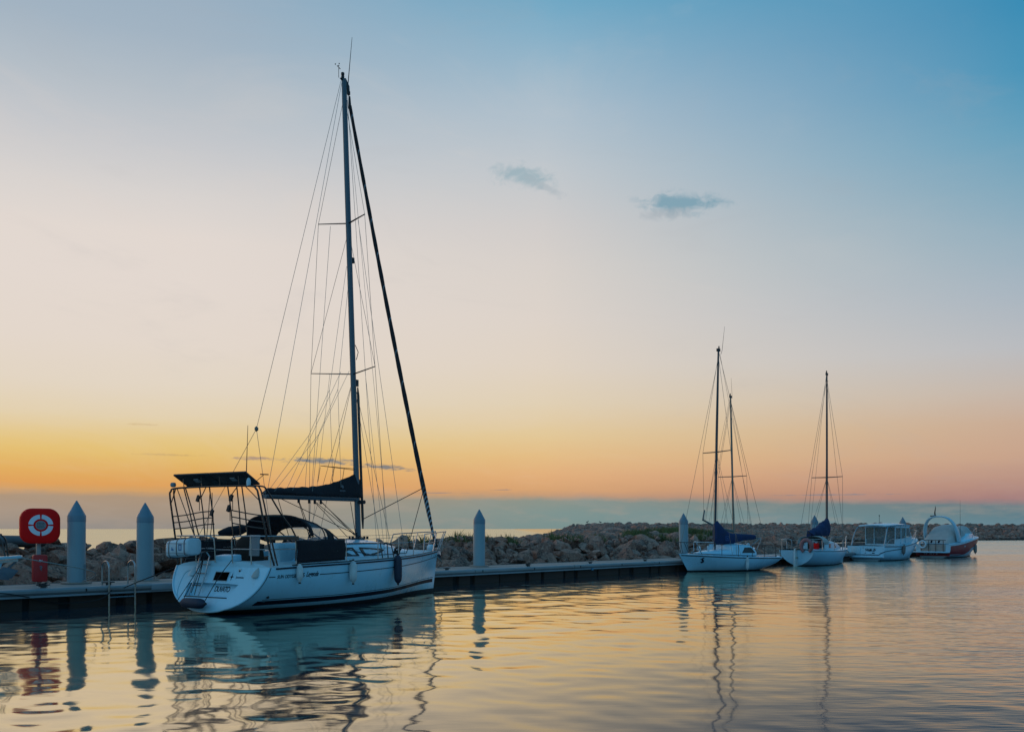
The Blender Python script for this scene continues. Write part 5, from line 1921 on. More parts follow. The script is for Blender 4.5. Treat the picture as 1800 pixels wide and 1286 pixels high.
def sloop_bow_left():
    """white sloop, its bow to the left, long blue sail cover"""
    r = thing('sailing_boat', 'white sloop with bow to the left and a long blue sail cover over its boom', 'sailing boat', (13.4, 48.05, 0), R(209.5))
    r.scale = (0.895, 1, 1)
    # local x forward (to the left in the view), local +y is its port side: the side facing the viewer
    H = Hull(6.75, half=[(0, 0.95), (0.15, 1.12), (0.4, 1.25), (0.6, 1.15), (0.78, 0.80), (0.9, 0.42), (1, 0.02)],
             sheer=[(0, 0.66), (0.3, 0.70), (0.6, 0.76), (1, 0.88)], keel=[(0, 0.10), (0.15, -0.1), (0.5, -0.35), (0.85, -0.2), (1, -0.1)],
             full=[(0, 1.9), (0.4, 2.0), (0.7, 1.6), (1, 1.15)], stern=(0.0, 0.62), stem=0.75, camber=0.08)
    hull, _ = H.build(r, [GEL, ANTI], wl=0.06)
    for sg in (-1, 1):
        H.ribbon(0.15, 6.62, lambda x: smoothc(H.u_at(x), H.sh) - 0.07, 0.045, sgn=sg).build('rubbing_strake', NAVY, hull)
    # little seahorse-like curl painted at the bow
    cu = MB()
    base = [(0.02, 0.16), (-0.03, 0.13), (-0.045, 0.08), (-0.01, 0.04), (0.03, 0.0), (0.03, -0.05), (-0.01, -0.08), (-0.045, -0.055), (-0.02, -0.03)]
    pts = [H.side(5.55 - a * 1.2, 0.53 + b, 1, 0.008) for a, b in base]
    cu.tube(pts, [0.012, 0.035, 0.04, 0.045, 0.045, 0.035, 0.026, 0.02, 0.012], 6, smooth=3)
    cu.box(H.side(5.63, 0.62, 1, 0.008), (0.12, 0.012, 0.035), rz=-0.3)
    cu.build('bow_emblem', NAVY, hull)
    dk = H.deck_mesh(0.02, 6.72, well=(0.35, 2.0, 0.5, 0.45))
    deck = dk.build('deck', GEL, r, 30)
    # toe rail with slot line
    t_ = MB()
    for sg in (-1, 1):
        t_.tube([H.side(x, smoothc(H.u_at(x), H.sh), sg, -0.06) + Vector((0, 0, 0.05)) for x in np.linspace(0.5, 6.2, 24)], 0.02, 5)
    t_.build('toe_rail', NAVY, deck)
    # cabin: doghouse aft, low trunk forward
    rows = []
    for x, hw, z1 in ((1.75, 0.72, 1.06), (2.0, 0.78, 1.20), (2.35, 0.80, 1.30), (3.15, 0.80, 1.33), (3.55, 0.78, 1.28), (3.62, 0.77, 1.06), (4.4, 0.66, 1.02), (5.1, 0.50, 0.96), (5.6, 0.32, 0.89), (5.8, 0.22, 0.86)):
        zb = H.zdeck(x, 0.6) - 0.08
        rows.append([(x, hw, zb), (x, hw * 0.97, zb + (z1 - zb) * 0.6), (x, hw * 0.82, z1 - 0.02), (x, hw * 0.4, z1 + 0.02), (x, 0, z1 + 0.035), (x, -hw * 0.4, z1 + 0.02), (x, -hw * 0.82, z1 - 0.02),
                     (x, -hw * 0.97, zb + (z1 - zb) * 0.6), (x, -hw, zb)])
    cabin = MB().loft(rows).build('cabin', GEL, r, 32, bevel=0.0)
    for sg in (-1, 1):
        w_ = MB()
        w_.prism([(1.95, sg * 0.795, 0.90), (2.95, sg * 0.802, 0.90), (2.70, sg * 0.745, 1.17), (2.22, sg * 0.73, 1.17)], (0, sg * 0.012, 0))
        w_.build('window', mat('brown_glass', (0.035, 0.032, 0.03), 0.15), cabin)
        w_ = MB()
        w_.prism([(3.75, sg * 0.745, 0.90), (4.55, sg * 0.645, 0.89), (4.45, sg * 0.62, 0.97), (3.78, sg * 0.715, 0.99)], (0, sg * 0.012, 0))
    # folding canopy frame near the stern of the cabin
    f_ = MB()
    for sg in (-1, 1):
        f_.tube([(1.95, sg * 0.5, 1.25), (1.25, sg * 0.5, 1.62)], 0.018, 6)
        f_.tube([(1.5, sg * 0.5, 1.05), (1.15, sg * 0.5, 1.6)], 0.018, 6)
    f_.tube([(1.2, -0.5, 1.62), (1.2, 0.5, 1.62)], 0.03, 6)
    f_.build('canopy_frame', STEEL, r)
    # clear screen and frames forward of the mast
    s_ = MB()
    s_.loft([[(4.55, y, 1.02) for y in (-0.55, -0.2, 0.2, 0.55)], [(4.05, y * 0.85, 1.33) for y in (-0.55, -0.2, 0.2, 0.55)]], False, False)
    s_.build('spray_screen', CLEAR, r)
    # rails
    gr = MB()
    for sg in (-1, 1):
        tops = []
        for x in (0.12, 0.6, 1.6, 2.6, 3.6, 4.6):
            p = H.side(x, smoothc(H.u_at(x), H.sh), sg, -0.06)
            q = p + Vector((0, 0, 0.58))
            gr.tube([p, q], 0.016, 6)
            tops.append(q)
        gr.tube(tops + [Vector((5.75, sg * 0.42, 1.40))], 0.008, 5)
        gr.tube([(5.55, sg * 0.5, 0.84), (5.95, sg * 0.42, 1.40), (6.35, sg * 0.24, 1.44), (6.85, sg * 0.06, 1.46)], 0.017, 6, smooth=3)
        gr.tube([(6.2, sg * 0.26, 0.88), (6.4, sg * 0.22, 1.44)], 0.015, 6)
        gr.tube([(6.62, sg * 0.05, 0.9), (6.85, sg * 0.06, 1.46)], 0.015, 6)
    gr.tube([(0.12, -0.86, 1.25), (0.05, 0, 1.25), (0.12, 0.86, 1.25)], 0.016, 6)
    gr.build('guard_rail', TUBED, r)
    # engine bracket with white things at the stern, lamp
    MB().lathe([(0.08, 0), (0.10, 0.04), (0.10, 0.30), (0.05, 0.36)], c=(1.05, -0.55, 1.0), seg=12).build('stern_canister', WHITEP, r)
    bx = MB()
    for (x, y, z) in ((5.05, -0.2, 0.93), (5.3, 0.1, 0.9), (4.9, 0.3, 0.95)):
        bx.tube([(x, y, z), (x + 0.05, y, z + 0.30)], 0.05, 7)
    bx.build('deck_fitting', WHITEP, r)
    mast, at = small_rig(r, (4.15, 0, 1.05), (3.88, 0, 11.05), 5.95, 1.02, (1.2, 0, 1.75), (3.75, 1.18, 0.80), (6.7, 0, 0.92), (0.05, 0, 0.75), ALUD, wr=0.009)
    MB().tube([at(10.9) + Vector((-0.2, 0, 0)), at(11) + Vector((-0.28, 0, 0.1)), at(11) + Vector((-0.46, 0, 1.3))], [0.012, 0.012, 0.006], 5).build('radio_antenna', BLACK, mast)
    boom = MB().tube([(3.9, 0, 1.72), (1.15, 0, 1.66)], 0.06, 8).build('boom', ALUD, r)
    rows = []
    for x, zb, zt, w in ((4.20, 1.36, 2.36, 0.10), (4.12, 1.33, 2.5, 0.15), (3.95, 1.30, 2.5, 0.17), (3.75, 1.30, 2.32, 0.18), (3.5, 1.28, 2.12, 0.19), (3.2, 1.27, 1.95, 0.19), (2.9, 1.30, 1.88, 0.19), (2.6, 1.40, 1.86, 0.17), (2.0, 1.50, 1.84, 0.14), (1.5, 1.53, 1.82, 0.12), (1.1, 1.56, 1.78, 0.08)):
        rows.append([(x + 0.02 * math.sin(a * 3 + x * 9), w * math.sin(a) + 0.02 * math.sin(5 * a + x * 7), (zb + zt) / 2 + (zt - zb) / 2 * math.cos(a)) for a in (2 * math.pi * j / 14 for j in range(14))])
    cov = MB().loft(rows).build('sail_cover', CLOTHB, boom, 60)
    mk = MB()
    for (x, z, w, h) in ((3.42, 1.72, 0.26, 0.03), (3.42, 1.52, 0.26, 0.03), (3.54, 1.62, 0.03, 0.2), (3.30, 1.62, 0.03, 0.2), (3.42, 1.62, 0.10, 0.06)):
        mk.box((x, 0.205, z), (w, 0.006, h))
    mk.build('sail_mark', mat('faded_mark', (0.05, 0.10, 0.25), 0.8), cov)
    M = local(r)
    c = M @ H.side(3.05, 0.40, 1, 0.10)
    tp = M @ H.side(3.1, 0.80, 1, 0.02)
    fender('fender', c, 0.62, 0.085, FENDW, 'pale narrow fender hanging on the side of the small sloop with blue sail cover', lash=[[tp, c + Vector((0, 0, 0.33))]])
    o = MB().tube([M @ Vector((6.5, -0.05, 0.9)), quay(17.8, 0.05, 0.75), quay(17.4, 0.17, 0.63)], 0.014, 6, smooth=6).build('mooring_rope', ROPED)
    tag(o, 'short dark rope from the small sloop\'s bow to the pontoon', 'rope')


sloop_bow_left()


def hidden_boat():
    """second mast: a boat lying on the far side of the pontoon, mostly hidden by the sloop"""
    r = thing('sailing_boat', 'small white sailing boat mostly hidden behind the sloop, tan mast and raised boom', 'sailing boat', quay(24.4, 3.6), QA)
    # bow towards the upper right
    H = Hull(6.2, half=[(0, 0.85), (0.2, 1.05), (0.45, 1.15), (0.7, 0.88), (0.88, 0.42), (1, 0.02)], sheer=[(0, 0.72), (0.5, 0.76), (1, 0.92)],
             keel=[(0, 0.1), (0.3, -0.2), (0.8, -0.2), (1, -0.1)], full=[(0, 2.0), (0.6, 1.8), (1, 1.15)], stern=(0.05, 0.25), stem=0.6)
    hull, _ = H.build(r, [GEL, ANTI], wl=0.06, nu=26)
    H.deck_mesh(0.06, 6.17, nx=24).build('deck', GEL, r, 30)
    rows = []
    for x, hw, z1 in ((1.7, 0.7, 1.20), (2.6, 0.72, 1.24), (3.8, 0.6, 1.16), (4.6, 0.4, 0.98)):
        rows.append([(x, hw, 0.76), (x, hw * 0.85, z1), (x, 0, z1 + 0.05), (x, -hw * 0.85, z1), (x, -hw, 0.76)])
    MB().loft(rows).build('cabin', GEL, r, 30)
    gr = MB()
    for sg in (-1, 1):
        gr.tube([(0.9, sg * 0.95, 0.74), (0.8, sg * 0.93, 1.3), (0.25, sg * 0.8, 1.32), (0.12, sg * 0.4, 1.32), (0.12, 0, 1.32)], 0.02, 6, smooth=3)
        gr.tube([(0.25, sg * 0.8, 0.75), (0.25, sg * 0.8, 1.32)], 0.018, 6)
    gr.build('pushpit', WHITEP, r)
    mast, at = small_rig(r, (3.55, 0, 1.2), (3.15, 0, 10.15), 5.3, 0.98, (0.1, 0, 2.55), (3.4, 1.08, 0.82), (6.1, 0, 0.95), (0.1, 0, 0.75), GOLD, wr=0.009)
    MB().tube([at(10.1) + Vector((0.2, 0, 0)), at(10.1) + Vector((0.16, 0.05, 1.25))], [0.01, 0.005], 5).build('radio_antenna', BLACK, mast)
    b = MB()
    b.tube([(3.42, 0, 1.95), (1.6, 0.0, 2.18), (0.0, 0.0, 2.62)], [0.085, 0.065, 0.05], 8)
    b.tube([(-0.05, 0, 2.58), (0.15, 0, 3.2)], 0.045, 8)
    b.build('boom', mat('grey_green_spar', (0.10, 0.13, 0.13), 0.5, 0.3), r)


hidden_boat()


def boat_stern_view():
    """small white sailing boat seen from its rounded transom, blue bundle on the boom"""
    p = quay(26.0, -1.45)
    r = thing('sailing_boat', 'small white sailing boat seen from its round transom, rudder hung on and blue sail bundled', 'sailing boat', p, QA)
    H = Hull(6.5, half=[(0, 1.03), (0.15, 1.13), (0.42, 1.20), (0.62, 1.08), (0.8, 0.72), (0.92, 0.34), (1, 0.02)], sheer=[(0, 0.90), (0.4, 0.86), (0.7, 0.88), (1, 0.98)],
             keel=[(0, 0.03), (0.2, -0.15), (0.5, -0.35), (0.85, -0.2), (1, -0.1)], full=[(0, 1.75), (0.4, 1.9), (0.7, 1.6), (1, 1.2)], stern=(0.0, 0.12), stem=0.45, camber=0.09)
    hull, rg = H.build(r, [GEL, ANTI], wl=0.04)
    ed = MB()
    ed.tube([Vector(q) for q in rg[0]], 0.016, 6)
    ed.build('transom_rim', GELB, hull)
    for sg in (-1, 1):
        H.ribbon(0.06, 6.4, lambda x: smoothc(H.u_at(x), H.sh) - 0.05, 0.035, sgn=sg).build('rubbing_strake', NAVY, hull)
    H.deck_mesh(0.01, 6.47, well=(0.3, 2.0, 0.5, 0.55), nx=30).build('deck', GELB, r, 30)
    # rudder
    rd = MB()
    rd.prism([(-0.02, 0.03, 1.02), (-0.26, 0.03, 0.98), (-0.30, 0.03, 0.3), (-0.36, 0.03, -0.5), (0.05, 0.03, -0.5), (0.05, 0.03, 0.02)], (0, -0.06, 0))
    rud = rd.build('rudder', mat('rudder_white', (0.62, 0.66, 0.64), 0.4), r, bevel=0.012)
    MB().box((-0.06, 0, 0.48), (0.24, 0.11, 0.045)).box((-0.06, 0, 0.95), (0.26, 0.12, 0.05)).build('rudder_fitting', mat('brass', (0.45, 0.27, 0.10), 0.4, 0.6), rud)
    MB().tube([(-0.12, 0, 1.04), (0.6, 0.02, 1.16), (1.1, 0.05, 1.2)], 0.024, 8).build('tiller', WOOD, r)
    # cabin
    rows = []
    for x, hw, z1 in ((2.0, 0.78, 1.24), (2.1, 0.80, 1.36), (3.2, 0.78, 1.38), (4.2, 0.62, 1.24), (5.0, 0.42, 1.06), (5.3, 0.34, 0.98)):
        rows.append([(x, hw, 0.84), (x, hw * 0.93, z1 - 0.08), (x, hw * 0.78, z1), (x, 0, z1 + 0.04), (x, -hw * 0.78, z1), (x, -hw * 0.93, z1 - 0.08), (x, -hw, 0.84)])
    cabin = MB().loft(rows).build('cabin', GELB, r, 30)
    for sg in (-1, 1):
        w_ = MB()
        w_.prism([(2.5, sg * 0.755, 1.0), (3.6, sg * 0.70, 1.0), (3.45, sg * 0.665, 1.22), (2.55, sg * 0.73, 1.24)], (0, sg * 0.03, 0))
        w_.build('window', WINDOW, cabin)
    MB().box((1.985, 0.0, 1.08), (0.03, 0.55, 0.4)).build('companionway', BROWN, cabin)
    # sprayhood
    rows = []
    for x, z1, hw in ((1.75, 1.68, 0.80), (2.2, 1.70, 0.78), (2.55, 1.60, 0.74), (2.9, 1.40, 0.70)):
        rows.append([(x, hw * math.copysign(abs(math.cos(a)) ** 0.6, math.cos(a)), 1.22 + (z1 - 1.22) * abs(math.sin(a)) ** 0.7) for a in np.linspace(0, math.pi, 13)])
    hd = MB().loft(rows, False, False).build('sprayhood', TENDER, r, 60)
    so = hd.modifiers.new('thickness', 'SOLIDIFY')
    so.thickness = 0.015
    # rails
    g_ = MB()
    for sg in (-1, 1):
        g_.tube([(1.0, sg * 1.08, 0.88), (0.95, sg * 1.06, 1.48), (0.2, sg * 0.98, 1.5), (0.05, sg * 0.85, 1.5), (0.04, sg * 0.35, 1.5), (0.04, sg * 0.3, 0.95)], 0.018, 6, smooth=3)
        g_.tube([(0.1, sg * 0.93, 0.9), (0.1, sg * 0.93, 1.5)], 0.016, 6)
        tops = []
        for x in (0.95, 2.4, 3.6, 4.7):
            q = H.side(x, smoothc(H.u_at(x), H.sh), sg, -0.06)
            g_.tube([q, q + Vector((0, 0, 0.58))], 0.014, 6)
            tops.append(q + Vector((0, 0, 0.57)))
        g_.tube(tops + [Vector((5.5, sg * 0.45, 1.55))], 0.008, 5)
        g_.tube([(5.4, sg * 0.5, 0.92), (5.55, sg * 0.45, 1.56), (6.1, sg * 0.25, 1.6), (6.5, sg * 0.1, 1.64), (6.45, sg * 0.08, 0.98)], 0.018, 6, smooth=3)
    g_.build('guard_rail', STEEL, r)
    # bundled sail
    mast, at = small_rig(r, (3.95, 0, 1.35), (3.93, 0, 11.25), 5.15, 0.95, (1.7, 0, 1.95), (3.6, 1.12, 0.86), (6.45, 0, 1.0), (0.05, 0.0, 0.95), ALUD, wr=0.009)
    anemometer(mast, at(10.4) + Vector((0, 0, 0.1)), 1.0)
    boom = MB().tube([(3.85, 0, 2.25), (1.55, 0.02, 1.86)], 0.055, 8).build('boom', ALUD, r)
    rows = []
    rg_ = random.Random(8)
    for i, f in enumerate(np.linspace(0, 1, 16)):
        x = 1.6 + 2.5 * f
        zt = 1.98 + 0.85 * f ** 1.4 - (0.25 if f > 0.97 else 0)
        zb = 1.66 + 0.02 * f
        w = 0.13 + 0.14 * math.sin(math.pi * min(1, f * 0.85 + 0.1))
        rows.append([(x + 0.05 * math.sin(a * 2 + i), w * math.sin(a) * (1 + 0.22 * math.sin(3 * a + i * 1.3)), (zb + zt) / 2 + (zt - zb) / 2 * math.cos(a) + 0.05 * math.sin(i * 1.9 + a * 2)) for a in
                     (2 * math.pi * j / 14 for j in range(14))])
    MB().loft(rows).build('sail_bundle', CLOTHB, boom, 60)
    # clutter in the cockpit: red can, dark bags
    q = MB()
    q.box((1.2, -0.62, 1.12), (0.3, 0.22, 0.34)).build('fuel_can', RED, r, bevel=0.03)
    q = MB()
    q.lathe([(0.12, 0), (0.2, 0.08), (0.2, 0.3), (0.08, 0.42)], c=(1.55, -0.70, 1.0), seg=10)
    q.lathe([(0.12, 0), (0.18, 0.08), (0.16, 0.22), (0.05, 0.3)], c=(1.5, -0.3, 1.05), seg=10)
    q.build('sail_bag', BLACK, r, 60)
    M = local(r)
    # horseshoe buoy on the rail
    hb = MB()
    pts = []
    for a in np.linspace(-55, 235, 22):
        pts.append((0.0, 0.30 * math.cos(R(a)), 0.36 * math.sin(R(a))))
    hb.tube(pts, [0.07, 0.095, 0.10, 0.10, 0.095, 0.07], 10, flat=1.2)
    o = hb.build('horseshoe_buoy', PINK, None, 60)
    o.location = M @ Vector((-0.06, -0.62, 1.12))
    o.rotation_euler = (0, 0, QA)
    tag(o, 'faded red horseshoe lifebuoy hung on a small sailboat\'s stern rail', 'lifebuoy')
    o = MB().tube([M @ Vector((6.3, 0.2, 1.0)), quay(33.2, -0.3, 0.7), quay(33.5, 0.17, 0.64)], 0.018, 6, smooth=6).build('mooring_rope', ROPED)
    tag(o, 'dark rope from the round-transom sailboat\'s bow to the pontoon', 'rope')


boat_stern_view()


# ------------------------------------------------------------------ pilothouse fishing boat
def pilothouse_boat():
    ang = R(43)
    r = thing('pilothouse_boat', 'white motor boat with glazed pilothouse and overhanging roof', 'motor boat', (23.25, 60.6, 0), ang)
    H = Hull(7.3, half=[(0, 1.26), (0.2, 1.34), (0.5, 1.36), (0.72, 1.12), (0.88, 0.6), (1, 0.03)], sheer=[(0, 0.98), (0.35, 0.98), (0.6, 1.14), (0.8, 1.36), (1, 1.50)],
             keel=[(0, -0.12), (0.4, -0.3), (0.8, -0.2), (1, -0.05)], full=[(0, 4.2), (0.4, 3.4), (0.7, 2.0), (1, 1.2)], stern=(0.0, 0.0), stem=0.75, camber=0.06)
    hull, rg = H.build(r, [GEL, ANTI], wl=0.05)
    # swim platform with rounded ends
    MB().box((-0.18, 0, 0.28), (0.42, 2.5, 0.14)).build('swim_platform', GEL, r, bevel=0.04)
    MB().box((-0.012, 0.66, 0.70), (0.03, 0.62, 0.46)).build('transom_gate', GELB, hull, bevel=0.01)
    t_ = MB()
    t_.tube([(-0.02, 1.24, 0.62), (-0.03, 0.95, 0.40), (-0.03, -0.9, 0.40), (-0.03, -1.05, 0.52), (0.0, -1.28, 0.60)], 0.022, 6)
    t_.tube([H.side(x, z, -1, 0.012) for x, z in ((0.05, 0.62), (1.0, 0.70), (2.2, 0.76), (4.5, 0.92), (6.9, 1.15))], 0.022, 6)
    t_.build('moulding_line', NAVY, hull)
    rub = MB()
    for sg in (-1, 1):
        rub.tube([H.side(x, smoothc(H.u_at(x), H.sh) - 0.03, sg, 0.02) for x in np.linspace(0.05, 7.2, 30)], 0.035, 6)
    rub.build('rubbing_strake', GREYP, hull)
    H.deck_mesh(0.02, 7.27, well=(0.15, 2.6, 0.55, 0.55), nx=30).build('deck', GELB, r, 30)
    # lettering marks on the transom (script name and port marks too small to read)
    vs, fs = text_mesh('Walk Z', 0.25, 0.35, 0.85)
    MB().add([(-0.02 - 0.006, 0.05 - x, 0.64 + y) for x, y, z in vs], fs).build('boat_name', NAVY, hull)
    d = MB()
    for (y, z, w, h) in ((0.16, 0.86, 0.06, 0.03), (0.02, 0.52, 0.06, 0.04), (-0.52, 0.52, 0.18, 0.05), (-0.66, 0.72, 0.08, 0.05)):
        d.box((-0.016, y, z), (0.012, w, h))
    d.build('transom_marking', NAVY, hull)
    # pilothouse
    ph = thing_part('pilothouse', r)
    xa, xf = 2.1, 4.35
    zt = 2.30
    fr = MB()
    hw = 1.02
    base = 1.05
    # window posts
    posts = [(xa, hw, 0), (xa, 0.42, 0), (xa, -0.40, 0), (xa, -hw, 0), (xa + 0.85, hw, 0.02), (xa + 0.85, -hw, 0.02), (xa + 1.55, hw, 0.1), (xa + 1.55, -hw, 0.1)]
    for x, y, s_ in posts:
        fr.box((x + s_ / 2, y, (base + zt) / 2), (0.05, 0.045, zt - base), ry=0.0)
    for y in (-0.95, -0.32, 0.32, 0.95):
        fr.tube([(xf + 0.55, y * 0.88, 1.60), (xf - 0.15, y, zt)], 0.035, 6)
    fr.box((xa, 0, base), (0.07, 2 * hw, 0.10))
    fr.box((xa, 0, zt - 0.05), (0.07, 2 * hw, 0.10))
    for sg in (-1, 1):
        fr.prism([(xa, sg * hw, 0.98), (xf + 0.3, sg * (hw - 0.02), 1.15), (xf + 0.5, sg * (hw - 0.1), 1.62), (xf - 0.4, sg * hw, 1.50), (xa, sg * hw, 1.40)], (0, -sg * 0.05, 0))
        fr.prism([(xa, sg * hw, zt - 0.14), (xf - 0.1, sg * hw, zt - 0.14), (xf - 0.15, sg * hw, zt), (xa, sg * hw, zt)], (0, -sg * 0.05, 0))
    house = fr.build('cabin_frame', GELB, ph, 35)
    gl_ = MB()
    gl_.add([(xa + 0.03, -hw, base), (xa + 0.03, hw, base), (xa + 0.03, hw, zt), (xa + 0.03, -hw, zt)], [(0, 1, 2, 3)])
    for sg in (-1, 1):
        gl_.add([(xa, sg * (hw - 0.03), 1.35), (xf + 0.45, sg * (hw - 0.12), 1.6), (xf - 0.15, sg * (hw - 0.05), zt - 0.1), (xa, sg * (hw - 0.03), zt - 0.1)], [(0, 1, 2, 3)])
    gl_.add([(xf + 0.55, -0.86, 1.6), (xf + 0.55, 0.86, 1.6), (xf - 0.15, 0.97, zt - 0.02), (xf - 0.15, -0.97, zt - 0.02)], [(0, 1, 2, 3)])
    gl_.build('cabin_glazing', CABGLASS, house)
    # roof: gently crowned slab reaching aft over the cockpit
    rows = []
    for x, w, z in ((0.95, 0.9, zt - 0.02), (1.1, 1.05, zt + 0.0), (2.2, 1.16, zt + 0.06), (3.4, 1.14, zt + 0.07), (4.4, 1.02, zt + 0.02), (4.75, 0.85, zt - 0.07)):
        row = [(x, w * c, z + 0.085 * (1 - c * c) + 0.03) for c in np.linspace(-1, 1, 9)] + [(x, w * c * 0.98, z + 0.06 * (1 - c * c) - 0.03) for c in np.linspace(1, -1, 9)]
        rows.append(row)
    MB().loft(rows).build('roof', GEL, ph, 40)
    # interior: helm console, seats
    MB().box((3.8, -0.45, 1.25), (0.5, 0.7, 0.7)).box((3.0, -0.5, 1.15), (0.4, 0.45, 0.75)).box((3.2, 0.55, 1.05), (1.2, 0.6, 0.45)).build('cabin_furniture', GREYP, ph, bevel=0.03)
    # coach roof forward
    rows = []
    for x, w, z in ((4.3, 0.95, 1.62), (5.0, 0.86, 1.64), (5.8, 0.62, 1.60), (6.4, 0.36, 1.52)):
        rows.append([(x, w * math.cos(a), 1.25 + (z - 1.25) * abs(math.sin(a)) ** 0.6) for a in np.linspace(0, math.pi, 11)])
    MB().loft(rows).build('foredeck_trunk', GEL, r, 40)
    # cockpit arch tubes carrying the roof, rails
    for sg in (1, -1):
        tb = MB()
        tb.tube([(0.25, sg * 1.12, 0.98), (0.62, sg * 1.10, 1.75), (0.98, sg * 1.02, 2.2), (1.3, sg * 0.95, 2.32)], 0.035, 8, smooth=3)
        tb.tube([(0.5, sg * 1.2, 1.0), (0.75, sg * 1.2, 1.3), (1.2, sg * 1.2, 1.42), (1.75, sg * 1.18, 1.42)], 0.022, 6, smooth=3)
        tb.build('roof_support', STEEL, r)
        tb = MB()
        tb.tube([(4.6, sg * 1.12, 1.25), (4.85, sg * 1.05, 1.62), (6.2, sg * 0.66, 1.95), (7.15, sg * 0.12, 2.0)], 0.02, 6, smooth=3)
        for x, y in ((5.4, 0.92), (6.2, 0.62), (6.8, 0.3)):
            z0 = smoothc(H.u_at(x), H.sh)
            tb.tube([(x, sg * y, z0), (x, sg * y, z0 + 0.48)], 0.016, 6)
        tb.build('bow_rail', STEEL, r)
    MB().tube([(2.7, 0.35, zt + 0.12), (2.7, 0.35, zt + 0.66)], 0.014, 5).lathe([(0.01, 0), (0.04, 0.02), (0.04, 0.06), (0.01, 0.08)], c=(2.7, 0.35, zt + 0.66), seg=8).build('mast_light', BLACK, ph)
    # fender and ornament-like buoy line on the side
    M = local(r)
    c = M @ H.side(2.35, 0.72, -1, 0.12)
    fender('fender', c, 0.62, 0.11, mat('grey_fender', (0.16, 0.14, 0.13), 0.7), 'dark grey fender on the side of the pilothouse boat', up=(0.12, 0.1, 1),
           lash=[[M @ H.side(2.3, 1.1, -1, 0.02), c + Vector((0, 0, 0.33))]])


def thing_part(name, parent):
    e = bpy.data.objects.new(name, None)
    COL.objects.link(e)
    e.parent = parent
    return e


pilothouse_boat()


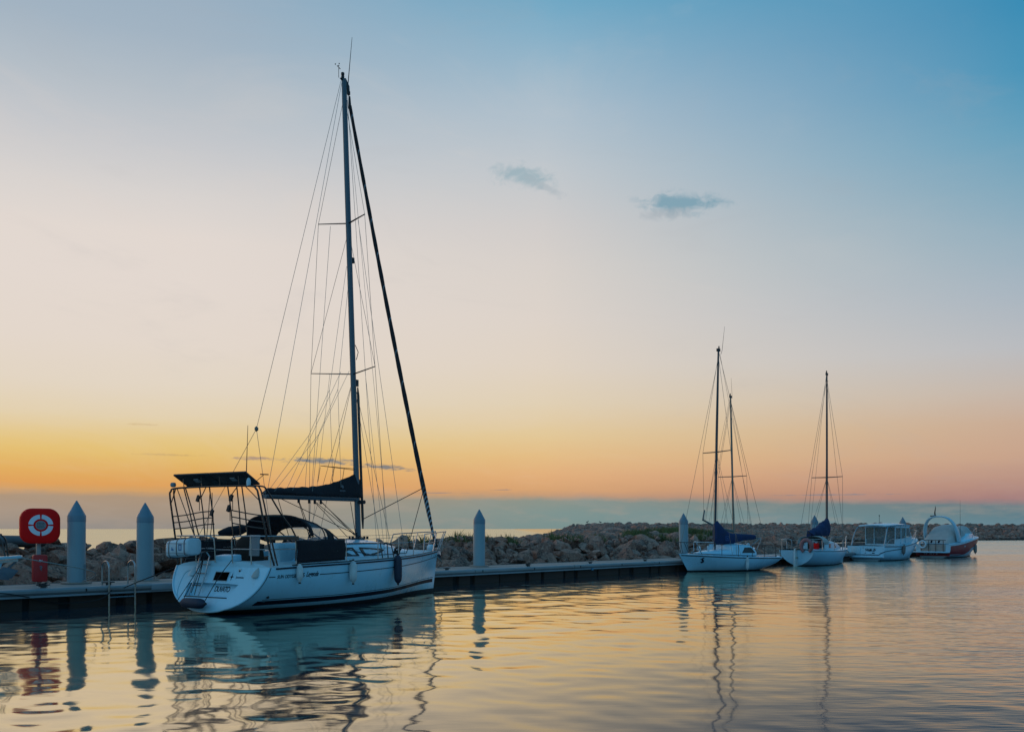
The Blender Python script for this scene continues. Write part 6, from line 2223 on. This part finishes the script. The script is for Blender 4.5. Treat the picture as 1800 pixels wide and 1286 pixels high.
# ------------------------------------------------------------------ red and white cruiser
def cruiser():
    r = thing('motor_cruiser', 'white and dark red motor cruiser with radar arch and cockpit cover', 'motor boat', (30.6, 67.0, 0), R(41))
    r.scale = (0.88, 0.97, 1)
    H = Hull(8.0, half=[(0, 1.30), (0.2, 1.36), (0.5, 1.38), (0.75, 1.08), (0.9, 0.55), (1, 0.04)], sheer=[(0, 0.98), (0.3, 1.16), (0.6, 1.38), (0.8, 1.48), (1, 1.55)],
             keel=[(0, -0.1), (0.4, -0.3), (0.8, -0.15), (1, 0.0)], full=[(0, 4.0), (0.4, 3.2), (0.7, 1.9), (1, 1.15)], stern=(0.0, 0.0), stem=0.85, camber=0.05)
    hull, rg = H.build(r, [GELB, ANTI], wl=0.06)
    # red flash: broad band swept along the side
    top = lambda x: smoothc(H.u_at(x), H.sh) - 0.12 - 0.03 * math.sin(x)
    bot = lambda x: lerpc(x, [(0, 0.12), (1.6, 0.16), (2.8, 0.24), (3.6, 0.46), (4.0, 0.70), (5.5, 0.86), (7.7, 1.12)])
    for sg in (-1, 1):
        b_ = MB()
        A, B = [], []
        for x in np.linspace(0.02, 7.75, 44):
            tz = max(top(x), bot(x) + 0.03)
            A.append([H.side(x, bot(x) + (tz - bot(x)) * k, sg, 0.006) for k in np.linspace(0, 1, 6)])
        b_.loft(A, False, False)
        b_.build('red_flash', REDD, hull)
    tl = MB()
    tl.box((-0.012, 0, 0.27), (0.02, 2.5, 0.26)).build('red_transom_band', REDD, hull)
    MB().box((-0.35, 0, 0.42), (0.75, 2.5, 0.09)).build('swim_platform', GEL, r, bevel=0.03)
    d = MB()
    rng = random.Random(6)
    for y in (0.62, 0.48, 0.2, 0.08, -0.05, -0.3):
        d.box((-0.025, y, 0.3), (0.006, rng.uniform(0.05, 0.12), 0.06))
    d.build('transom_lettering', WHITEP, hull)
    vs, fs = text_mesh('em', 0.2, 0.3)
    MB().add([H.side(2.35 + x, 0.78 + y, -1, 0.014) for x, y, z in vs], fs).build('side_lettering', WHITEP, hull)
    vs, fs = text_mesh('S', 0.3, 0.3)
    MB().add([H.side(6.2 + x, 1.1 + y * 0.9, -1, 0.014) for x, y, z in vs], fs).build('side_lettering', TENDER, hull)
    H.deck_mesh(0.02, 7.97, nx=30).build('deck', GEL, r, 30)
    # superstructure: raised moulding rising forward
    rows = []
    for x, w, z in ((2.3, 1.24, 1.25), (3.2, 1.22, 1.52), (4.2, 1.12, 1.72), (5.4, 0.92, 1.78), (6.4, 0.6, 1.70), (7.2, 0.3, 1.58)):
        zb = smoothc(H.u_at(x), H.sh) - 0.05
        rows.append([(x, w, zb), (x, w * 0.92, z - 0.06), (x, w * 0.7, z), (x, 0, z + 0.05), (x, -w * 0.7, z), (x, -w * 0.92, z - 0.06), (x, -w, zb)])
    MB().loft(rows).build('superstructure', GEL, r, 40)
    # canvas cockpit cover
    rows = []
    for x, w, z in ((0.35, 1.02, 1.05), (0.5, 1.06, 1.30), (1.2, 1.08, 1.72), (2.1, 1.02, 2.32), (2.9, 0.95, 2.42), (3.7, 0.9, 2.18), (4.3, 0.86, 1.80)):
        row = []
        for a in np.linspace(0, math.pi, 15):
            cx = math.cos(a)
            row.append((x + 0.03 * math.sin(a * 4 + x), w * math.copysign(abs(cx) ** 0.5, cx), 0.95 + (z - 0.95) * abs(math.sin(a)) ** 0.5 + 0.02 * math.sin(a * 6 + x * 4)))
        rows.append(row)
    MB().loft(rows).build('cockpit_cover', TENDER, r, 60)
    # transom seats / inner face, corner posts
    MB().box((0.06, 0, 0.72), (0.16, 1.9, 0.5)).build('transom_seat', mat('beige_cushion', (0.36, 0.31, 0.27), 0.7), r, bevel=0.04)
    rl = MB()
    for y in (0.85, 0.28, -0.25, -0.8):
        rl.tube([(-0.10, y, 0.46), (-0.10, y, 1.28)], 0.025, 6)
    rl.tube([(-0.10, 1.0, 1.28), (-0.10, -1.0, 1.28)], 0.02, 6)
    rl.build('stern_rail', TUBED, r)
    for y in (0.62, 0.05, -0.5):
        MB().box((-0.13, y, 1.18), (0.04, 0.12, 0.22), rx=0.3).build('rail_flag', NAVY, r)
    # radar arch
    rows = []
    for a in np.linspace(0, math.pi, 25):
        cx, sx = math.cos(a), math.sin(a)
        y = 1.24 * math.copysign(abs(cx) ** 0.75, cx)
        z = 1.15 + 1.85 * abs(sx) ** 0.72
        xo = 1.75 - 0.75 * abs(sx) ** 0.8
        wd = 0.16 + 0.13 * abs(cx) ** 2
        nrm = Vector((0, cx, sx)).normalized()
        c = Vector((xo, y, z))
        rows.append([c + Vector((-wd, 0, 0)) - nrm * 0.05, c + Vector((-wd, 0, 0)) + nrm * 0.05, c + Vector((wd, 0, 0)) + nrm * 0.06, c + Vector((wd, 0, 0)) - nrm * 0.05])
    MB().loft(rows).build('radar_arch', GELB, r, 50, bevel=0.02)
    f_ = MB()
    f_.tube([(1.0, 0.25, 3.02), (0.95, 0.25, 3.3), (1.0, 0.22, 3.62), (0.9, 0.2, 3.8)], [0.06, 0.05, 0.03, 0.008], 8)
    f_.box((0.98, 0.38, 3.05), (0.2, 0.4, 0.07))
    f_.build('arch_flag', BLACK, r)
    MB().lathe([(0.05, 0), (0.09, 0.03), (0.09, 0.1), (0.03, 0.14)], c=(1.0, 0.3, 3.02), seg=12).build('arch_lamp', WHITEP, r)
    MB().tube([(2.2, -1.15, 1.6), (2.05, -1.2, 4.2)], [0.016, 0.006], 5).build('radio_antenna', TUBED, r)
    # white covered tender/engine hump and bow rail on the foredeck
    rows = []
    for x, w, z in ((4.9, 0.5, 1.95), (5.2, 0.62, 2.35), (5.8, 0.6, 2.32), (6.2, 0.4, 1.9)):
        rows.append([(x, w * math.cos(a), 1.65 + (z - 1.65) * math.sin(a)) for a in np.linspace(0, math.pi, 9)])
    MB().loft(rows).build('foredeck_cover', TENDER, r, 60)
    g_ = MB()
    for sg in (-1, 1):
        g_.tube([(4.6, sg * 1.15, 1.45), (4.9, sg * 1.08, 1.95), (6.4, sg * 0.75, 2.1), (7.6, sg * 0.3, 2.15), (7.9, sg * 0.05, 2.1)], 0.02, 6, smooth=3)
        for x, y in ((5.6, 0.94), (6.5, 0.72), (7.3, 0.42)):
            g_.tube([(x, sg * y, smoothc(H.u_at(x), H.sh)), (x, sg * y, 2.08)], 0.016, 6)
    g_.build('bow_rail', STEEL, r)
    MB().lathe([(0.06, -0.12), (0.14, -0.08), (0.14, 0.08), (0.06, 0.12)], c=(7.1, 0, 1.78), axis=(0, 1, 0), seg=12).build('windlass', WHITEP, r)
    M = local(r)
    for x, lb in ((5.1, 'tan fender hanging mid-side on the red and white cruiser'), (7.05, 'dark fender hanging near the bow of the red and white cruiser')):
        c = M @ H.side(x, 0.62 if x < 6 else 0.75, -1, 0.13)
        fender('fender', c, 0.7, 0.115, mat('tan_fender', (0.22, 0.19, 0.17), 0.6) if x < 6 else FENDN, lb, 'fenders of the cruiser', lash=[[M @ H.side(x, 1.3, -1, 0.02), c + Vector((0, 0, 0.37))]])
    b = MB()
    b.tube([(0, 0.24 * math.cos(a), 0.24 * math.sin(a)) for a in np.linspace(0, 6.2832, 25)], 0.065, 8)
    o = b.build('ring_buoy', WHITEP, None, 60)
    o.location = M @ Vector((-0.16, 0.72, 0.98))
    o.rotation_euler = (0, 0, R(41))
    tag(o, 'white ring lifebuoy on the stern rail of the red and white cruiser', 'lifebuoy')


cruiser()


# ------------------------------------------------------------------ bow of the boat at the left edge
def left_boat():
    tip = Vector((-11.17, 21.0, 0))
    r = thing('moored_boat', 'pale bow with anchor and rail of a boat reaching in at the left edge', 'sailing boat', tip - QD * 9.6, QA)
    H = Hull(9.2, half=[(0, 1.3), (0.25, 1.55), (0.5, 1.6), (0.72, 1.2), (0.88, 0.6), (1, 0.03)], sheer=[(0, 1.05), (0.5, 1.1), (1, 1.36)], keel=[(0, 0.05), (0.4, -0.4), (0.85, -0.25), (1, -0.05)],
             full=[(0, 2.2), (0.5, 2.2), (1, 1.2)], stern=(0.4, 0.0), stem=0.55)
    hull, _ = H.build(r, [GEL, ANTI], wl=0.1, nu=30)
    H.deck_mesh(0.42, 9.17, nx=26).build('deck', DECK, r, 30)
    rows = []
    for x, hw, z1 in ((2.6, 1.0, 1.75), (4.5, 1.0, 1.8), (6.2, 0.75, 1.65), (7.2, 0.45, 1.4)):
        rows.append([(x, hw, 1.1), (x, hw * 0.85, z1), (x, 0, z1 + 0.07), (x, -hw * 0.85, z1), (x, -hw, 1.1)])
    MB().loft(rows).build('coach_roof', GEL, r, 30)
    MB().prism([(8.6, 0.16, 1.38), (9.55, 0.10, 1.43), (9.62, 0.0, 1.43), (9.55, -0.10, 1.43), (8.6, -0.16, 1.38)], (0, 0, 0.07)).build('bow_platform', GELB, r, bevel=0.012)
    MB().prism([(8.6, 0.10, 1.30), (9.5, 0.07, 1.36), (9.5, -0.07, 1.36), (8.6, -0.10, 1.30)], (0, 0, 0.06)).build('bow_roller', STEEL, r)
    pu = MB()
    for sg in (-1, 1):
        pu.tube([(9.28, sg * 0.09, 1.48), (9.22, sg * 0.14, 1.82), (9.12, sg * 0.18, 1.95), (8.95, sg * 0.24, 1.98), (7.6, sg * 0.75, 1.95), (7.4, sg * 0.8, 1.3)], 0.018, 8, smooth=4)
    pu.build('pulpit', TUBED, r)
    an = MB()
    an.tube([(9.5, 0, 1.38), (9.35, 0, 1.24), (8.95, 0, 1.02)], 0.022, 6)
    an.prism([(9.30, 0.0, 1.10), (8.98, 0.20, 1.14), (8.72, 0.10, 1.10), (8.66, 0.0, 1.02), (8.72, -0.10, 1.10), (8.98, -0.20, 1.14)], (0.05, 0, -0.16))
    an.prism([(9.52, 0.0, 1.16), (9.38, 0.02, 0.98), (8.9, 0.02, 0.98), (9.2, 0.02, 1.25)], (0, -0.04, 0))
    an.build('anchor', mat('anchor_grey', (0.14, 0.16, 0.19), 0.6, 0.3), r, bevel=0.004)
    o = MB().tube([tip + Vector((-0.05, -0.05, 1.45)), tip + Vector((0.9, 1.6, 1.05)), Vector(quay(-12.6, 0.15, 0.68))], 0.012, 6, smooth=8).build('mooring_rope', ROPEL)
    tag(o, 'pale rope from the anchor bow at the left edge to the pontoon', 'rope')


left_boat()
